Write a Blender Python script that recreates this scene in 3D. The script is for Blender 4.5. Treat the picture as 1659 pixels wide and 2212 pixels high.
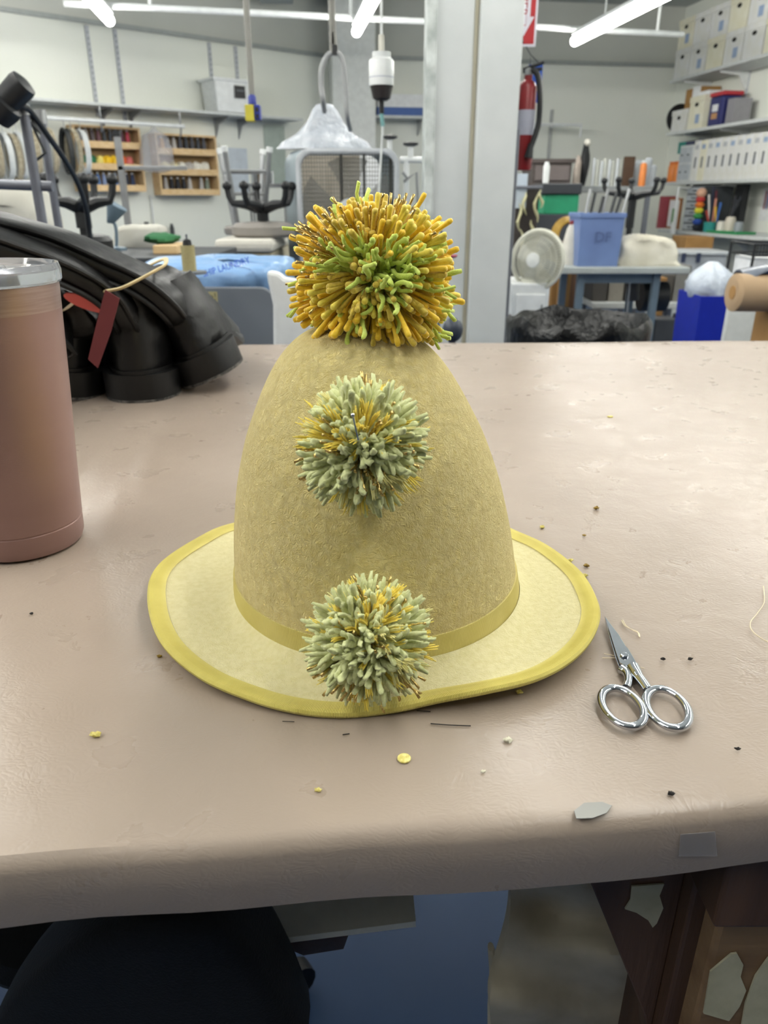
import bpy, bmesh, math, random
from mathutils import Vector, Matrix, Quaternion
from math import sin, cos, pi, radians, atan2, sqrt, hypot
random.seed(7)
for o in list(bpy.data.objects): bpy.data.objects.remove(o)
C = bpy.context.scene.collection

# ------------------------------------------------------------------ camera
F = 1600.0; CX, CY = 829.5, 1106.0
PITCH = radians(23.0); CAMZ = 1.15
cd = bpy.data.cameras.new('camera'); cam = bpy.data.objects.new('camera', cd); C.objects.link(cam)
bpy.context.scene.camera = cam
cam.location = (0, 0, CAMZ); cam.rotation_euler = (pi/2 - PITCH, 0, 0)
cd.sensor_fit = 'VERTICAL'; cd.sensor_height = 36.0; cd.sensor_width = 27.0
cd.lens = F/2212.0*36.0; cd.clip_start = 0.01; cd.clip_end = 60
cd.dof.use_dof = True; cd.dof.focus_distance = 0.44; cd.dof.aperture_fstop = 13.5

# ------------------------------------------------------------------ world and exposure
w = bpy.data.worlds.new('world'); bpy.context.scene.world = w; w.use_nodes = True
w.node_tree.nodes['Background'].inputs[0].default_value = (0.8, 0.9, 1.0, 1)
w.node_tree.nodes['Background'].inputs[1].default_value = 0.07
vs = bpy.context.scene.view_settings
vs.view_transform = 'Standard'; vs.look = 'None'; vs.gamma = 1.0; vs.use_curve_mapping = False
vs.exposure = 0.17
TUBE_POWER = 34.0          # emission strength of the LED tubes

# ------------------------------------------------------------------ view helpers
cp, sp = cos(PITCH), sin(PITCH)
def ray(px, py):
    r = (px-CX)/F; u = -(py-CY)/F
    return Vector((r, cp + u*sp, -sp + u*cp))
def P(px, py, Y):                       # point seen at a pixel, at ground distance Y
    d = ray(px, py); return Vector((0, 0, CAMZ)) + d*(Y/d.y)
def T(px, py, h=0.0, base=0.9):         # point seen at a pixel on a level plane
    d = ray(px, py); return Vector((0, 0, CAMZ)) + d*((base+h-CAMZ)/d.z)
def pix(p):
    d = Vector(p) - Vector((0, 0, CAMZ)); f = d.y*cp - d.z*sp; u = d.y*sp + d.z*cp
    return (CX + F*d.x/f, CY - F*u/f)

# ------------------------------------------------------------------ materials
def lin(c):
    return c/12.92 if c <= 0.04045 else ((c+0.055)/1.055)**2.4
def col(h):
    if isinstance(h, str): h = tuple(int(h[i:i+2], 16)/255 for i in (0, 2, 4))
    return (lin(h[0]), lin(h[1]), lin(h[2]), 1)
MATS = {}
def mat(name, c, rough=0.5, metal=0.0, bump=0.0, bscale=200.0, c2=None, cscale=20.0, detail=3.0, trans=0.0, alpha=1.0, coat=0.0, emit=0.0, sheen=0.0, stretch=None, ior=1.45, spec=None, sss=0.0):
    if name in MATS: return MATS[name]
    m = bpy.data.materials.new(name); m.use_nodes = True; MATS[name] = m
    nt = m.node_tree; b = nt.nodes['Principled BSDF']; L = nt.links.new
    b.inputs['Base Color'].default_value = col(c)
    b.inputs['Roughness'].default_value = rough; b.inputs['Metallic'].default_value = metal
    b.inputs['Transmission Weight'].default_value = trans; b.inputs['Alpha'].default_value = alpha
    b.inputs['Coat Weight'].default_value = coat; b.inputs['IOR'].default_value = ior
    b.inputs['Sheen Weight'].default_value = sheen
    if spec is not None: b.inputs['Specular IOR Level'].default_value = spec
    if emit:
        b.inputs['Emission Color'].default_value = col(c); b.inputs['Emission Strength'].default_value = emit
    tc = nt.nodes.new('ShaderNodeTexCoord'); mp = nt.nodes.new('ShaderNodeMapping'); L(tc.outputs['Object'], mp.inputs[0])
    if stretch: mp.inputs['Scale'].default_value = stretch
    if c2 is None:
        cc = col(c); k = 0.9
        c2v = (cc[0]*k, cc[1]*k, cc[2]*k, 1)
    else: c2v = col(c2)
    n = nt.nodes.new('ShaderNodeTexNoise'); n.inputs['Scale'].default_value = cscale; n.inputs['Detail'].default_value = detail
    L(mp.outputs[0], n.inputs['Vector'])
    r = nt.nodes.new('ShaderNodeValToRGB'); r.color_ramp.elements[0].position = 0.35; r.color_ramp.elements[1].position = 0.65
    r.color_ramp.elements[0].color = c2v; r.color_ramp.elements[1].color = col(c)
    L(n.outputs['Fac'], r.inputs[0]); L(r.outputs[0], b.inputs['Base Color'])
    if bump:
        nb = nt.nodes.new('ShaderNodeTexNoise'); nb.inputs['Scale'].default_value = bscale; nb.inputs['Detail'].default_value = 4
        L(mp.outputs[0], nb.inputs['Vector'])
        bp = nt.nodes.new('ShaderNodeBump'); bp.inputs['Strength'].default_value = 1.0; bp.inputs['Distance'].default_value = bump
        L(nb.outputs['Fac'], bp.inputs['Height']); L(bp.outputs[0], b.inputs['Normal'])
    return m

def mat_felt(name, c, c2, bump=0.0010):
    m = mat(name, c, 0.95, c2=c2, cscale=260, sheen=0.25, spec=0.15)
    nt = m.node_tree; b = nt.nodes['Principled BSDF']; L = nt.links.new
    tc = nt.nodes.new('ShaderNodeTexCoord')
    d = nt.nodes.new('ShaderNodeTexNoise'); d.inputs['Scale'].default_value = 120; L(tc.outputs['Object'], d.inputs['Vector'])
    mx = nt.nodes.new('ShaderNodeVectorMath'); mx.operation = 'MULTIPLY_ADD'; mx.inputs[1].default_value = (0.012, 0.012, 0.012)
    L(d.outputs['Color'], mx.inputs[0]); L(tc.outputs['Object'], mx.inputs[2])
    n1 = nt.nodes.new('ShaderNodeTexNoise'); n1.inputs['Scale'].default_value = 420; n1.inputs['Detail'].default_value = 5; n1.inputs['Roughness'].default_value = 0.65
    L(mx.outputs[0], n1.inputs['Vector'])
    n2 = nt.nodes.new('ShaderNodeTexNoise'); n2.inputs['Scale'].default_value = 1400; L(mx.outputs[0], n2.inputs['Vector'])
    ad = nt.nodes.new('ShaderNodeMath'); ad.operation = 'MULTIPLY_ADD'; ad.inputs[1].default_value = 0.5
    L(n2.outputs['Fac'], ad.inputs[0]); L(n1.outputs['Fac'], ad.inputs[2])
    bp = nt.nodes.new('ShaderNodeBump'); bp.inputs['Distance'].default_value = bump; L(ad.outputs[0], bp.inputs['Height']); L(bp.outputs[0], b.inputs['Normal'])
    return m

def mat_vinyl():
    m = mat('beige_vinyl', 'a09285', 0.36, c2='988a7d', cscale=6, spec=0.5)
    nt = m.node_tree; b = nt.nodes['Principled BSDF']; L = nt.links.new
    tc = nt.nodes.new('ShaderNodeTexCoord')
    d = nt.nodes.new('ShaderNodeTexNoise'); d.inputs['Scale'].default_value = 30; L(tc.outputs['Object'], d.inputs['Vector'])
    mx = nt.nodes.new('ShaderNodeVectorMath'); mx.operation = 'MULTIPLY_ADD'; mx.inputs[1].default_value = (0.03, 0.03, 0.03)
    L(d.outputs['Color'], mx.inputs[0]); L(tc.outputs['Object'], mx.inputs[2])
    v = nt.nodes.new('ShaderNodeTexVoronoi'); v.inputs['Scale'].default_value = 330; v.feature = 'DISTANCE_TO_EDGE'
    mp = nt.nodes.new('ShaderNodeMapping'); mp.inputs['Scale'].default_value = (0.6, 1.3, 1.3); L(mx.outputs[0], mp.inputs[0]); L(mp.outputs[0], v.inputs['Vector'])
    n = nt.nodes.new('ShaderNodeTexNoise'); n.inputs['Scale'].default_value = 25; n.inputs['Detail'].default_value = 6; L(mx.outputs[0], n.inputs['Vector'])
    a = nt.nodes.new('ShaderNodeMath'); a.operation = 'MULTIPLY_ADD'; a.inputs[1].default_value = 0.25; L(v.outputs['Distance'], a.inputs[0])
    a2 = nt.nodes.new('ShaderNodeMath'); a2.operation = 'MULTIPLY'; a2.inputs[1].default_value = 1.6; L(n.outputs['Fac'], a2.inputs[0]); L(a2.outputs[0], a.inputs[2])
    bp = nt.nodes.new('ShaderNodeBump'); bp.inputs['Distance'].default_value = 0.0008; bp.inputs['Strength'].default_value = 0.7
    L(a.outputs[0], bp.inputs['Height']); L(bp.outputs[0], b.inputs['Normal'])
    # dark scuffs and stains
    s = nt.nodes.new('ShaderNodeTexNoise'); s.inputs['Scale'].default_value = 55; s.inputs['Detail'].default_value = 8; s.inputs['Roughness'].default_value = 0.7; L(tc.outputs['Object'], s.inputs['Vector'])
    r = nt.nodes.new('ShaderNodeValToRGB'); r.color_ramp.elements[0].position = 0.775; r.color_ramp.elements[1].position = 0.84
    r.color_ramp.elements[0].color = (0, 0, 0, 1); r.color_ramp.elements[1].color = (0.6, 0.6, 0.6, 1); L(s.outputs['Fac'], r.inputs[0])
    mc = nt.nodes.new('ShaderNodeMix'); mc.data_type = 'RGBA'; L(r.outputs[0], mc.inputs[0])
    src = b.inputs['Base Color'].links[0].from_socket; L(src, mc.inputs[6]); mc.inputs[7].default_value = col('5f554e'); L(mc.outputs[2], b.inputs['Base Color'])
    # uneven polish
    rr = nt.nodes.new('ShaderNodeMapRange'); rr.inputs[3].default_value = 0.20; rr.inputs[4].default_value = 0.40; L(n.outputs['Fac'], rr.inputs[0]); L(rr.outputs[0], b.inputs['Roughness'])
    return m

# ------------------------------------------------------------------ mesh builder
ORG = {}
class MB:
    def __init__(s): s.v = []; s.f = []
    def add(s, vs, fs):
        n = len(s.v); s.v += [Vector(p) for p in vs]; s.f += [tuple(i+n for i in f) for f in fs]; return s
    def obox(s, c, U, V, W):
        c, U, V, W = Vector(c), Vector(U), Vector(V), Vector(W)
        vs = [c + a*U + b*V + d*W for a in (-1, 1) for b in (-1, 1) for d in (-1, 1)]
        if U.cross(V).dot(W) < 0: fs = [(0,2,3,1),(4,5,7,6),(0,1,5,4),(2,6,7,3),(0,4,6,2),(1,3,7,5)]
        else: fs = [(0,1,3,2),(4,6,7,5),(0,4,5,1),(2,3,7,6),(0,2,6,4),(1,5,7,3)]
        return s.add(vs, fs)
    def box(s, x0, x1, y0, y1, z0, z1):
        return s.obox(((x0+x1)/2, (y0+y1)/2, (z0+z1)/2), ((x1-x0)/2, 0, 0), (0, (y1-y0)/2, 0), (0, 0, (z1-z0)/2))
    def tube(s, pts, r, n=8, closed=False, caps=True, up=None, flat=1.0):
        pts = [Vector(p) for p in pts]; N = len(pts)
        rs = r if isinstance(r, (list, tuple)) else [r]*N
        prev = None; vs = []
        for i, p in enumerate(pts):
            if closed: t = pts[(i+1) % N] - pts[i-1]
            else: t = pts[min(i+1, N-1)] - pts[max(i-1, 0)]
            if t.length < 1e-9: t = Vector((0, 0, 1))
            t.normalize()
            if up is not None: a = Vector(up)
            elif prev is None: a = Vector((0, 0, 1)) if abs(t.z) < 0.9 else Vector((1, 0, 0))
            else: a = prev
            a = a - t*a.dot(t)
            if a.length < 1e-6: a = t.orthogonal()
            a.normalize(); b = t.cross(a); prev = a
            for k in range(n):
                q = 2*pi*k/n; vs.append(p + (a*cos(q)*flat + b*sin(q))*rs[i])
        fs = []
        for i in range(N if closed else N-1):
            j = (i+1) % N
            for k in range(n):
                l = (k+1) % n; fs.append((i*n+k, i*n+l, j*n+l, j*n+k))
        if caps and not closed:
            fs.append(tuple(range(n-1, -1, -1))); fs.append(tuple((N-1)*n+k for k in range(n)))
        return s.add(vs, fs)
    def loft(s, rings, capA=True, capB=True, closed=True):
        n = len(rings[0]); vs = [p for r in rings for p in r]; fs = []
        for i in range(len(rings)-1):
            for k in range(n if closed else n-1):
                l = (k+1) % n; fs.append((i*n+k, i*n+l, (i+1)*n+l, (i+1)*n+k))
        if capA: fs.append(tuple(range(n-1, -1, -1)))
        if capB: fs.append(tuple((len(rings)-1)*n+k for k in range(n)))
        return s.add(vs, fs)
    def lathe(s, prof, c=(0, 0, 0), n=32, axis=None, sx=1, sy=1, capA=True, capB=True):
        c = Vector(c)
        if axis is None: e1, e2, e3 = Vector((1, 0, 0)), Vector((0, 1, 0)), Vector((0, 0, 1))
        else:
            e3 = Vector(axis).normalized(); e1 = e3.orthogonal().normalized(); e2 = e3.cross(e1)
        rings = [[c + e1*(r*sx*cos(2*pi*k/n)) + e2*(r*sy*sin(2*pi*k/n)) + e3*z for k in range(n)] for r, z in prof]
        return s.loft(rings, capA, capB)
    def prism(s, poly, thick):           # poly: 3-D points of a planar outline; thick: extrusion vector
        t = Vector(thick); n = len(poly); a = [Vector(p) for p in poly]; b = [p+t for p in a]
        nrm = Vector((0, 0, 0))
        for i in range(n): nrm += a[i].cross(a[(i+1) % n])
        if nrm.dot(t) > 0: a = a[::-1]; b = b[::-1]
        fs = [tuple(range(n)), tuple(range(2*n-1, n-1, -1))] + [(k, n+k, n+(k+1) % n, (k+1) % n) for k in range(n)]
        return s.add(a+b, fs)
    def blob(s, c, rx, ry, rz, n=16, m=10, noise=0.0, seed=0, flatten=None, power=1.0):
        rnd = random.Random(seed); ph = [(rnd.uniform(0, 6), rnd.randint(2, 5), rnd.randint(1, 4), rnd.uniform(.4, 1)) for _ in range(5)]
        rings = []
        for i in range(m+1):
            th = pi*(i/m); th = min(max(th, 0.04), pi-0.04)
            ring = []
            for k in range(n):
                q = 2*pi*k/n
                d = 1 + noise*sum(a*sin(b*q+p)*sin(e*th+p) for p, b, e, a in ph)
                def sg(x): return math.copysign(abs(x)**power, x)
                x, y, z = rx*sg(sin(th))*sg(cos(q))*d, ry*sg(sin(th))*sg(sin(q))*d, -rz*sg(cos(th))*d
                if flatten is not None: z = max(z, flatten)
                ring.append(Vector(c) + Vector((x, y, z)))
            rings.append(ring)
        return s.loft(rings)
    def build(s, name, m, parent=None, smooth=False, org=None, bevel=0.0, sub=0, angle=0.6, world=True):
        if world:
            if parent is not None: o0 = ORG.get(parent, Vector((0, 0, 0)))
            elif org is not None: o0 = Vector(org)
            else:
                xs = [p.x for p in s.v]; ys = [p.y for p in s.v]; zs = [p.z for p in s.v]
                o0 = Vector(((min(xs)+max(xs))/2, (min(ys)+max(ys))/2, min(zs)))
        else: o0 = Vector((0, 0, 0))
        me = bpy.data.meshes.new(name); me.from_pydata([tuple(p-o0) for p in s.v], [], s.f)
        if smooth:
            me.polygons.foreach_set('use_smooth', [True]*len(me.polygons))
            try: me.set_sharp_from_angle(angle=angle)
            except Exception: pass
        me.materials.append(m if not isinstance(m, str) else MATS[m]); me.update()
        o = bpy.data.objects.new(name, me); C.objects.link(o)
        if parent is not None: o.parent = parent; ORG[o] = o0
        else: o.location = o0; ORG[o] = o0
        if bevel:
            b = o.modifiers.new('bevel', 'BEVEL'); b.width = bevel; b.segments = 2; b.limit_method = 'ANGLE'
        if sub:
            b = o.modifiers.new('sub', 'SUBSURF'); b.levels = sub; b.render_levels = sub
        return o
def tag(o, label, cat, group=None, kind=None):
    if label: o['label'] = label
    if cat: o['category'] = cat
    if group: o['group'] = group
    if kind: o['kind'] = kind
    return o
def thing(name, label, cat, loc=(0, 0, 0), group=None):
    o = bpy.data.objects.new(name, None); o.empty_display_size = 0.02; C.objects.link(o); o.location = loc
    ORG[o] = Vector(loc); return tag(o, label, cat, group)
def struct(name, mb, m, **k):
    o = mb.build(name, m, org=(0, 0, 0), **k); o['kind'] = 'structure'; return o
def copy_tree(o, parent=None):
    c = o.copy(); C.objects.link(c)
    if parent is not None: c.parent = parent
    for ch in list(o.children): copy_tree(ch, c)
    return c
def spline(pts, n, closed=False):
    pts = [Vector(p) for p in pts]; N = len(pts); out = []
    segs = N if closed else N-1
    for i in range(segs):
        if closed: p0, p1, p2, p3 = pts[i-1], pts[i], pts[(i+1) % N], pts[(i+2) % N]
        else: p0, p1, p2, p3 = pts[max(i-1, 0)], pts[i], pts[i+1], pts[min(i+2, N-1)]
        for k in range(n):
            t = k/n; out.append(0.5*((2*p1) + (p2-p0)*t + (2*p0-5*p1+4*p2-p3)*t*t + (3*p1-p0-3*p2+p3)*t**3))
    if not closed: out.append(pts[-1].copy())
    return out
def text_mesh(name, txt, size, m, parent, mtx, depth=0.0005):
    cu = bpy.data.curves.new(name, 'FONT'); cu.body = txt; cu.size = size; cu.extrude = depth; cu.align_x = 'CENTER'; cu.align_y = 'CENTER'; cu.resolution_u = 2
    o = bpy.data.objects.new(name, cu); C.objects.link(o); bpy.context.view_layer.update()
    me = bpy.data.meshes.new_from_object(o); bpy.data.objects.remove(o)
    me.transform(mtx); o0 = ORG.get(parent, Vector((0, 0, 0))); me.transform(Matrix.Translation(-o0)); me.materials.clear(); me.materials.append(m)
    t = bpy.data.objects.new(name, me); C.objects.link(t); t.parent = parent; return t
ORD = ['first', 'second', 'third', 'fourth', 'fifth', 'sixth', 'seventh', 'eighth', 'ninth', 'tenth', 'eleventh', 'twelfth', 'thirteenth', 'fourteenth', 'fifteenth', 'sixteenth']

# ------------------------------------------------------------------ room frames
LC = Vector((-0.58, 8.91, 0)); LD = Vector((-0.755, -0.656, 0)).normalized(); LN = Vector((0.656, -0.755, 0)).normalized()
RC = Vector((3.28, 9.52, 0)); RD = Vector((0.148, -0.989, 0)).normalized(); RN = Vector((-0.989, -0.148, 0)).normalized()
BD = (RC-LC).normalized(); BN = Vector((BD.y, -BD.x, 0))
Zv = Vector((0, 0, 1))
def Lw(t, off, z): return LC + LD*t + LN*off + Zv*z
def Rw(s, off, z): return RC + RD*s + RN*off + Zv*z
def Bw(u, off, z): return LC + BD*u + BN*off + Zv*z
def solve(fn, px, off, z, lo, hi):
    a, b = lo, hi; fa = pix(fn(a, off, z))[0]-px
    for _ in range(50):
        m_ = (a+b)/2; fm = pix(fn(m_, off, z))[0]-px
        if (fm > 0) == (fa > 0): a, fa = m_, fm
        else: b = m_
    return (a+b)/2
def Ls(px, off=0.0, z=1.5): return solve(Lw, px, off, z, 0, 4.5)
def Rs(px, off=0.0, z=1.5): return solve(Rw, px, off, z, -0.5, 5)
def Bs(px, off=0.0, z=1.5): return solve(Bw, px, off, z, -0.5, 5)

# ------------------------------------------------------------------ structure
CEIL = 3.05
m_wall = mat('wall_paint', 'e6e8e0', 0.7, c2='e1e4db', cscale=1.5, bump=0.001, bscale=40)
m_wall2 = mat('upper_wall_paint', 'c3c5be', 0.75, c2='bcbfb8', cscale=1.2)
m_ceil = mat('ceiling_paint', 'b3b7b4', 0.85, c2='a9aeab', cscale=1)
m_floor = mat('blue_floor_paint', '3a567f', 0.45, c2='34507a', cscale=3, bump=0.0006, bscale=25)
m_trim = mat('white_trim', 'dfe2df', 0.5)
FL = (-8.2, -4.0)
struct('floor', MB().box(-8.5, 6, -4, 10.5, -0.05, 0), m_floor)
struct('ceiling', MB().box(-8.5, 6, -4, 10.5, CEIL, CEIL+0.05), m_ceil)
TR = 2.50
def wallseg(name, A, B_, N, z0, z1, m):
    A, B_ = Vector(A), Vector(B_); U = (B_-A)/2; c = (A+B_)/2 - N*0.05
    return struct(name, MB().obox(c + Zv*(z0+z1)/2, U, -N*0.05, Zv*(z1-z0)/2), m)
LEND = Lw(9.0, 0, 0)
wallseg('wall_left', LC, LEND, LN, 0, TR, m_wall)
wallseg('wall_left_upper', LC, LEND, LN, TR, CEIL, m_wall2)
wallseg('wall_back', LC, RC + BD*0.1, BN, 0, TR, m_wall)
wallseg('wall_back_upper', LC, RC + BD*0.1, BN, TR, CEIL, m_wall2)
RE = Rw(13.3, 0, 0)
wallseg('wall_right', RC - RD*0.1, RE, RN, 0, CEIL, m_wall)
wallseg('wall_front', (-8.0, -3.6, 0), (5.8, -3.6, 0), Vector((0, 1, 0)), 0, CEIL, mat('taupe_wall_paint', '8b867e', 0.8))
wallseg('wall_side', (-7.4, 3.4, 0), (-7.4, -3.6, 0), Vector((1, 0, 0)), 0, CEIL, m_wall)
def trimseg(name, A, B_, N, z0, z1, d, m):
    A, B_ = Vector(A), Vector(B_)
    return struct(name, MB().obox((A+B_)/2 + N*d/2 + Zv*(z0+z1)/2, (B_-A)/2, N*d/2, Zv*(z1-z0)/2), m, bevel=0.004)
trimseg('trim_1', LC, LEND, LN, TR-0.02, TR+0.015, 0.03, mat('trim_grey', 'a5aaa8', 0.5))
trimseg('trim_2', LC + BD*0.45, RC, BN, TR-0.02, TR+0.015, 0.03, MATS['trim_grey'])
# boxed chase in the corner, ceiling beam above it
struct('trim_3', MB().obox(Bw(0.22, 0.2, CEIL/2), BD*0.22, BN*0.2, Zv*CEIL/2), m_trim, bevel=0.01)
struct('ceiling_beam', MB().obox(Vector((-0.45, 4.2, CEIL-0.12)), Vector((0.15, 0, 0)), Vector((0.55, -4.0, 0)), Zv*0.12), m_ceil)
# wooden base strips on the walls
trimseg('baseboard_left', LC, LEND, LN, 0, 0.1, 0.015, m_trim)
trimseg('baseboard_back', LC+BD*0.45, RC, BN, 0, 0.1, 0.015, m_trim)
trimseg('baseboard_right', RC, RE, RN, 0, 0.1, 0.015, m_trim)

# pillar
m_pil = mat('pillar_paint', 'c9cdcd', 0.45, c2='bfc4c4', cscale=5, bump=0.0015, bscale=18)
m_pil_worn = mat('worn_pillar_paint', 'cdd3d1', 0.55, c2='9aa19e', cscale=14, detail=8)
yp = 2.75
pl_, pr_ = P(922, 200, yp).x, P(1119, 200, yp).x
xs = P(1026, 200, yp).x
struct('pillar', MB().box(pl_+0.012, xs-0.008, yp, yp+0.22, 0, CEIL), m_pil, bevel=0.006)
struct('pillar_boxing', MB().box(xs+0.004, pr_, yp-0.035, yp+0.32, 0, CEIL), m_pil, bevel=0.006)
struct('trim_4', MB().box(pl_-0.004, pl_+0.028, yp-0.02, yp+0.18, 0, CEIL), m_pil_worn, bevel=0.005)
struct('trim_5', MB().box(xs-0.010, xs+0.004, yp-0.004, yp+0.1, 0, CEIL), mat('caulk', 'a7a28f', 0.7))

# ------------------------------------------------------------------ tube lights on their rail
m_tube = mat('tube_light_glow', 'fdfbf4', 0.4, emit=TUBE_POWER)
m_house = mat('white_metal', 'dfe3e3', 0.35)
TD = Vector((0.141, -0.99, 0))
nm = {0: 'left', 1: 'middle', 2: 'right', 3: 'added outer left', 4: 'outer right'}
rown = ['far', 'second', 'third']
for i, (x0, y0) in enumerate(((-2.003, 6.38), (-0.215, 6.78), (1.573, 7.16), (-3.8, 5.98))):  # last column is added out of view to brighten the background walls
    for j in range(3):
        if i > 2 and j == 0: continue
        a = Vector((x0, y0, 2.338)) + TD*(2.52*j); b = a + TD*2.4
        t = thing('tube_light', ('%s ceiling tube light, glowing white, end on the thin rail' % nm[i]) if j == 0 else ('%s row ceiling tube light, %s from the rail' % (nm[i], rown[j])), 'lamp', (a+b)/2, 'white tube lights under the ceiling')
        sd = TD.cross(Zv)
        MB().tube([a, a+TD*0.01, b-TD*0.01, b], [0.02, 0.036, 0.036, 0.02], 12).build('lamp_tube', m_tube, t, smooth=True)
        MB().obox((a+b)/2 + Zv*0.052, TD*1.18, sd*0.035, Zv*0.014).build('housing', m_house, t, bevel=0.004)
        for q in (0.25, 0.75):
            p = a.lerp(b, q); MB().tube([p+Zv*0.06, Vector((p.x, p.y, CEIL))], 0.006, 6).build('hanger_rod', m_house, t)
rail = thing('lighting_rail', 'thin white rail running across under the ceiling past the lamp ends', 'rail', (-0.2, 6.8, 2.41))
ra, rb = Vector((-2.29, 6.30, 2.43)), Vector((2.55, 7.40, 2.43))
MB().tube([ra, rb], 0.022, 8).build('rail_tube', m_house, rail, smooth=True)
for q in (0.12, 0.42, 0.7, 0.95):
    p = ra.lerp(rb, q); MB().tube([p, Vector((p.x, p.y, CEIL))], 0.012, 6).build('rail_hanger', m_house, rail)

# ------------------------------------------------------------------ cutting table
m_vinyl = mat_vinyl()
TZ = 0.9
def yn(x): return 0.243 + 0.089*x
def yf(x): return 1.405 + 0.035*x
tb = thing('cutting_table', 'large padded cutting table covered in beige vinyl, in the foreground', 'table', (0.2, 0.8, 0))
R_ = 0.011; TH = 0.046
sec = []                                     # (which edge, offset, z)
sec.append(('n', 0.30, TZ-TH)); sec.append(('n', 0.014, TZ-TH)); sec.append(('n', 0.004, TZ-TH+0.002))
sec.append(('n', -0.004, TZ-TH+0.008)); sec.append(('n', -0.006, TZ-TH/2))
for k in range(1, 7):
    a = pi/2*k/6; sec.append(('n', -0.006 + R_*(1-cos(a)), TZ-R_+R_*sin(a)))
for k in range(1, 40): sec.append(('m', k/40, TZ))
for k in range(0, 6):
    a = pi/2*k/5; sec.append(('f', -R_*(1-sin(a)), TZ-R_+R_*cos(a)))
sec.append(('f', -0.002, TZ-TH)); sec.append(('f', -0.3, TZ-TH))
NX = 170; X0, X1 = -1.5, 1.75
rings = []
rnd = random.Random(3)
phs = [(rnd.uniform(8, 60), rnd.uniform(0, 6)) for _ in range(8)]
for i in range(NX+1):
    x = X0 + (X1-X0)*i/NX; wob = sum(sin(x*a+b)/a for a, b in phs)*0.012
    ring = []
    for e, d, z in sec:
        if e == 'n':
            y = yn(x) + d + (wob if d < 0.05 else 0)
            if z < TZ-0.03 and d < 0.05: z += wob*0.8
        elif e == 'f': y = yf(x) + d
        else:
            a_, b_ = yn(x)+R_, yf(x)-R_; y = a_ + (b_-a_)*d**1.6
        if e == 'm' or z > TZ-0.001: z = z + 0.0006*sin(x*11+y*5) + 0.0004*sin(y*17-x*7) - 0.0006
        ring.append(Vector((x, y, z)))
    rings.append(ring)
cov = MB().loft(rings, closed=True).build('vinyl_cover', m_vinyl, tb, smooth=True)
m_dwood = mat('dark_stained_wood', '5d4330', 0.6, c2='452f20', cscale=12, stretch=(3, 3, 0.35), bump=0.0008, bscale=60)
m_lwood = mat('raw_timber', '8c7050', 0.7, c2='775c40', cscale=14, stretch=(0.3, 3, 3), bump=0.0008, bscale=60)
m_tape = mat('masking_tape', 'b8b49a', 0.75, c2='a8a48a', cscale=40, bump=0.0005, bscale=200)
m_pine = mat('pine_wood', 'dcc094', 0.55, c2='cfae7e', cscale=9, stretch=(0.4, 3, 3))
m_board = mat('white_board', 'ece8d6', 0.6)
# leg post, gusset and end block at the right
def vert(px, py, Y): return P(px, py, Y)
pa = P(1490, 1960, 0.30); pb = P(1556, 1960, 0.30)
MB().box(pa.x, pb.x+0.002, 0.30, 0.36, 0, TZ-TH+0.004).build('leg', m_dwood, tb, bevel=0.002)
gA, gB = P(1280, 1918, 0.312), P(1400, 2212, 0.312)
gd = (gA-gB)*((TZ-TH+0.002-gB.z)/(gA.z-gB.z)); gT = gB + gd; gL = gB + (gB-gA)*((pa.x-0.006-gB.x)/(gB.x-gA.x))
gp = [gT, Vector((pa.x, 0.312, TZ-TH+0.002)), Vector((pa.x, 0.312, gL.z-0.03)), gL]
MB().prism(gp, (0, 0.018, 0)).build('gusset', m_dwood, tb, bevel=0.001)
gt = MB().prism([P(1365, 1915, 0.3105), P(1435, 1910, 0.3105), P(1425, 1935, 0.3105), P(1433, 1962, 0.3105), P(1419, 1995, 0.3105), P(1410, 2004, 0.3105), P(1400, 1988, 0.3105), P(1375, 1972, 0.3105), P(1350, 1964, 0.3105), P(1362, 1945, 0.3105)], (0, 0.001, 0)).build('tape_patch', m_tape, tb)
bx0 = P(1562, 1960, 0.285)
MB().box(bx0.x, bx0.x+0.10, 0.285, 0.36, 0, 0.795).build('end_block', m_lwood, tb, bevel=0.003)
MB().box(bx0.x-0.012, bx0.x+0.10, 0.27, 0.36, 0.800, TZ-TH+0.003).build('apron_rail', m_dwood, tb, bevel=0.002)
tp = [P(1580, 2062, .2835), P(1592, 2060, .2835), P(1606, 2085, .2835), P(1600, 2110, .2835), P(1612, 2140, .2835), P(1598, 2175, .2835), P(1575, 2206, .2835), P(1520, 2190, .2835), P(1535, 2100, .2835)]
MB().prism(tp, (0, 0.0012, 0)).build('tape_patch', m_tape, tb)
tp = [P(1660, 2070, .2835), P(1632, 2110, .2835), P(1610, 2170, .2835), P(1600, 2230, .2835), P(1690, 2230, .2835), P(1690, 2070, .2835)]
MB().prism(tp, (0, 0.0012, 0)).build('tape_patch', m_tape, tb)
for lx, ly in ((-1.2, 0.3), (-1.2, 1.25), (1.55, 1.3), (1.5, 0.42)):
    MB().box(lx-0.04, lx+0.04, ly-0.04, ly+0.04, 0, TZ-TH+0.004).build('leg', m_dwood, tb, bevel=0.003)
MB().box(-1.2, 1.5, 0.66, 0.70, 0.76, TZ-TH+0.004).build('apron_rail', m_dwood, tb)
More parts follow.
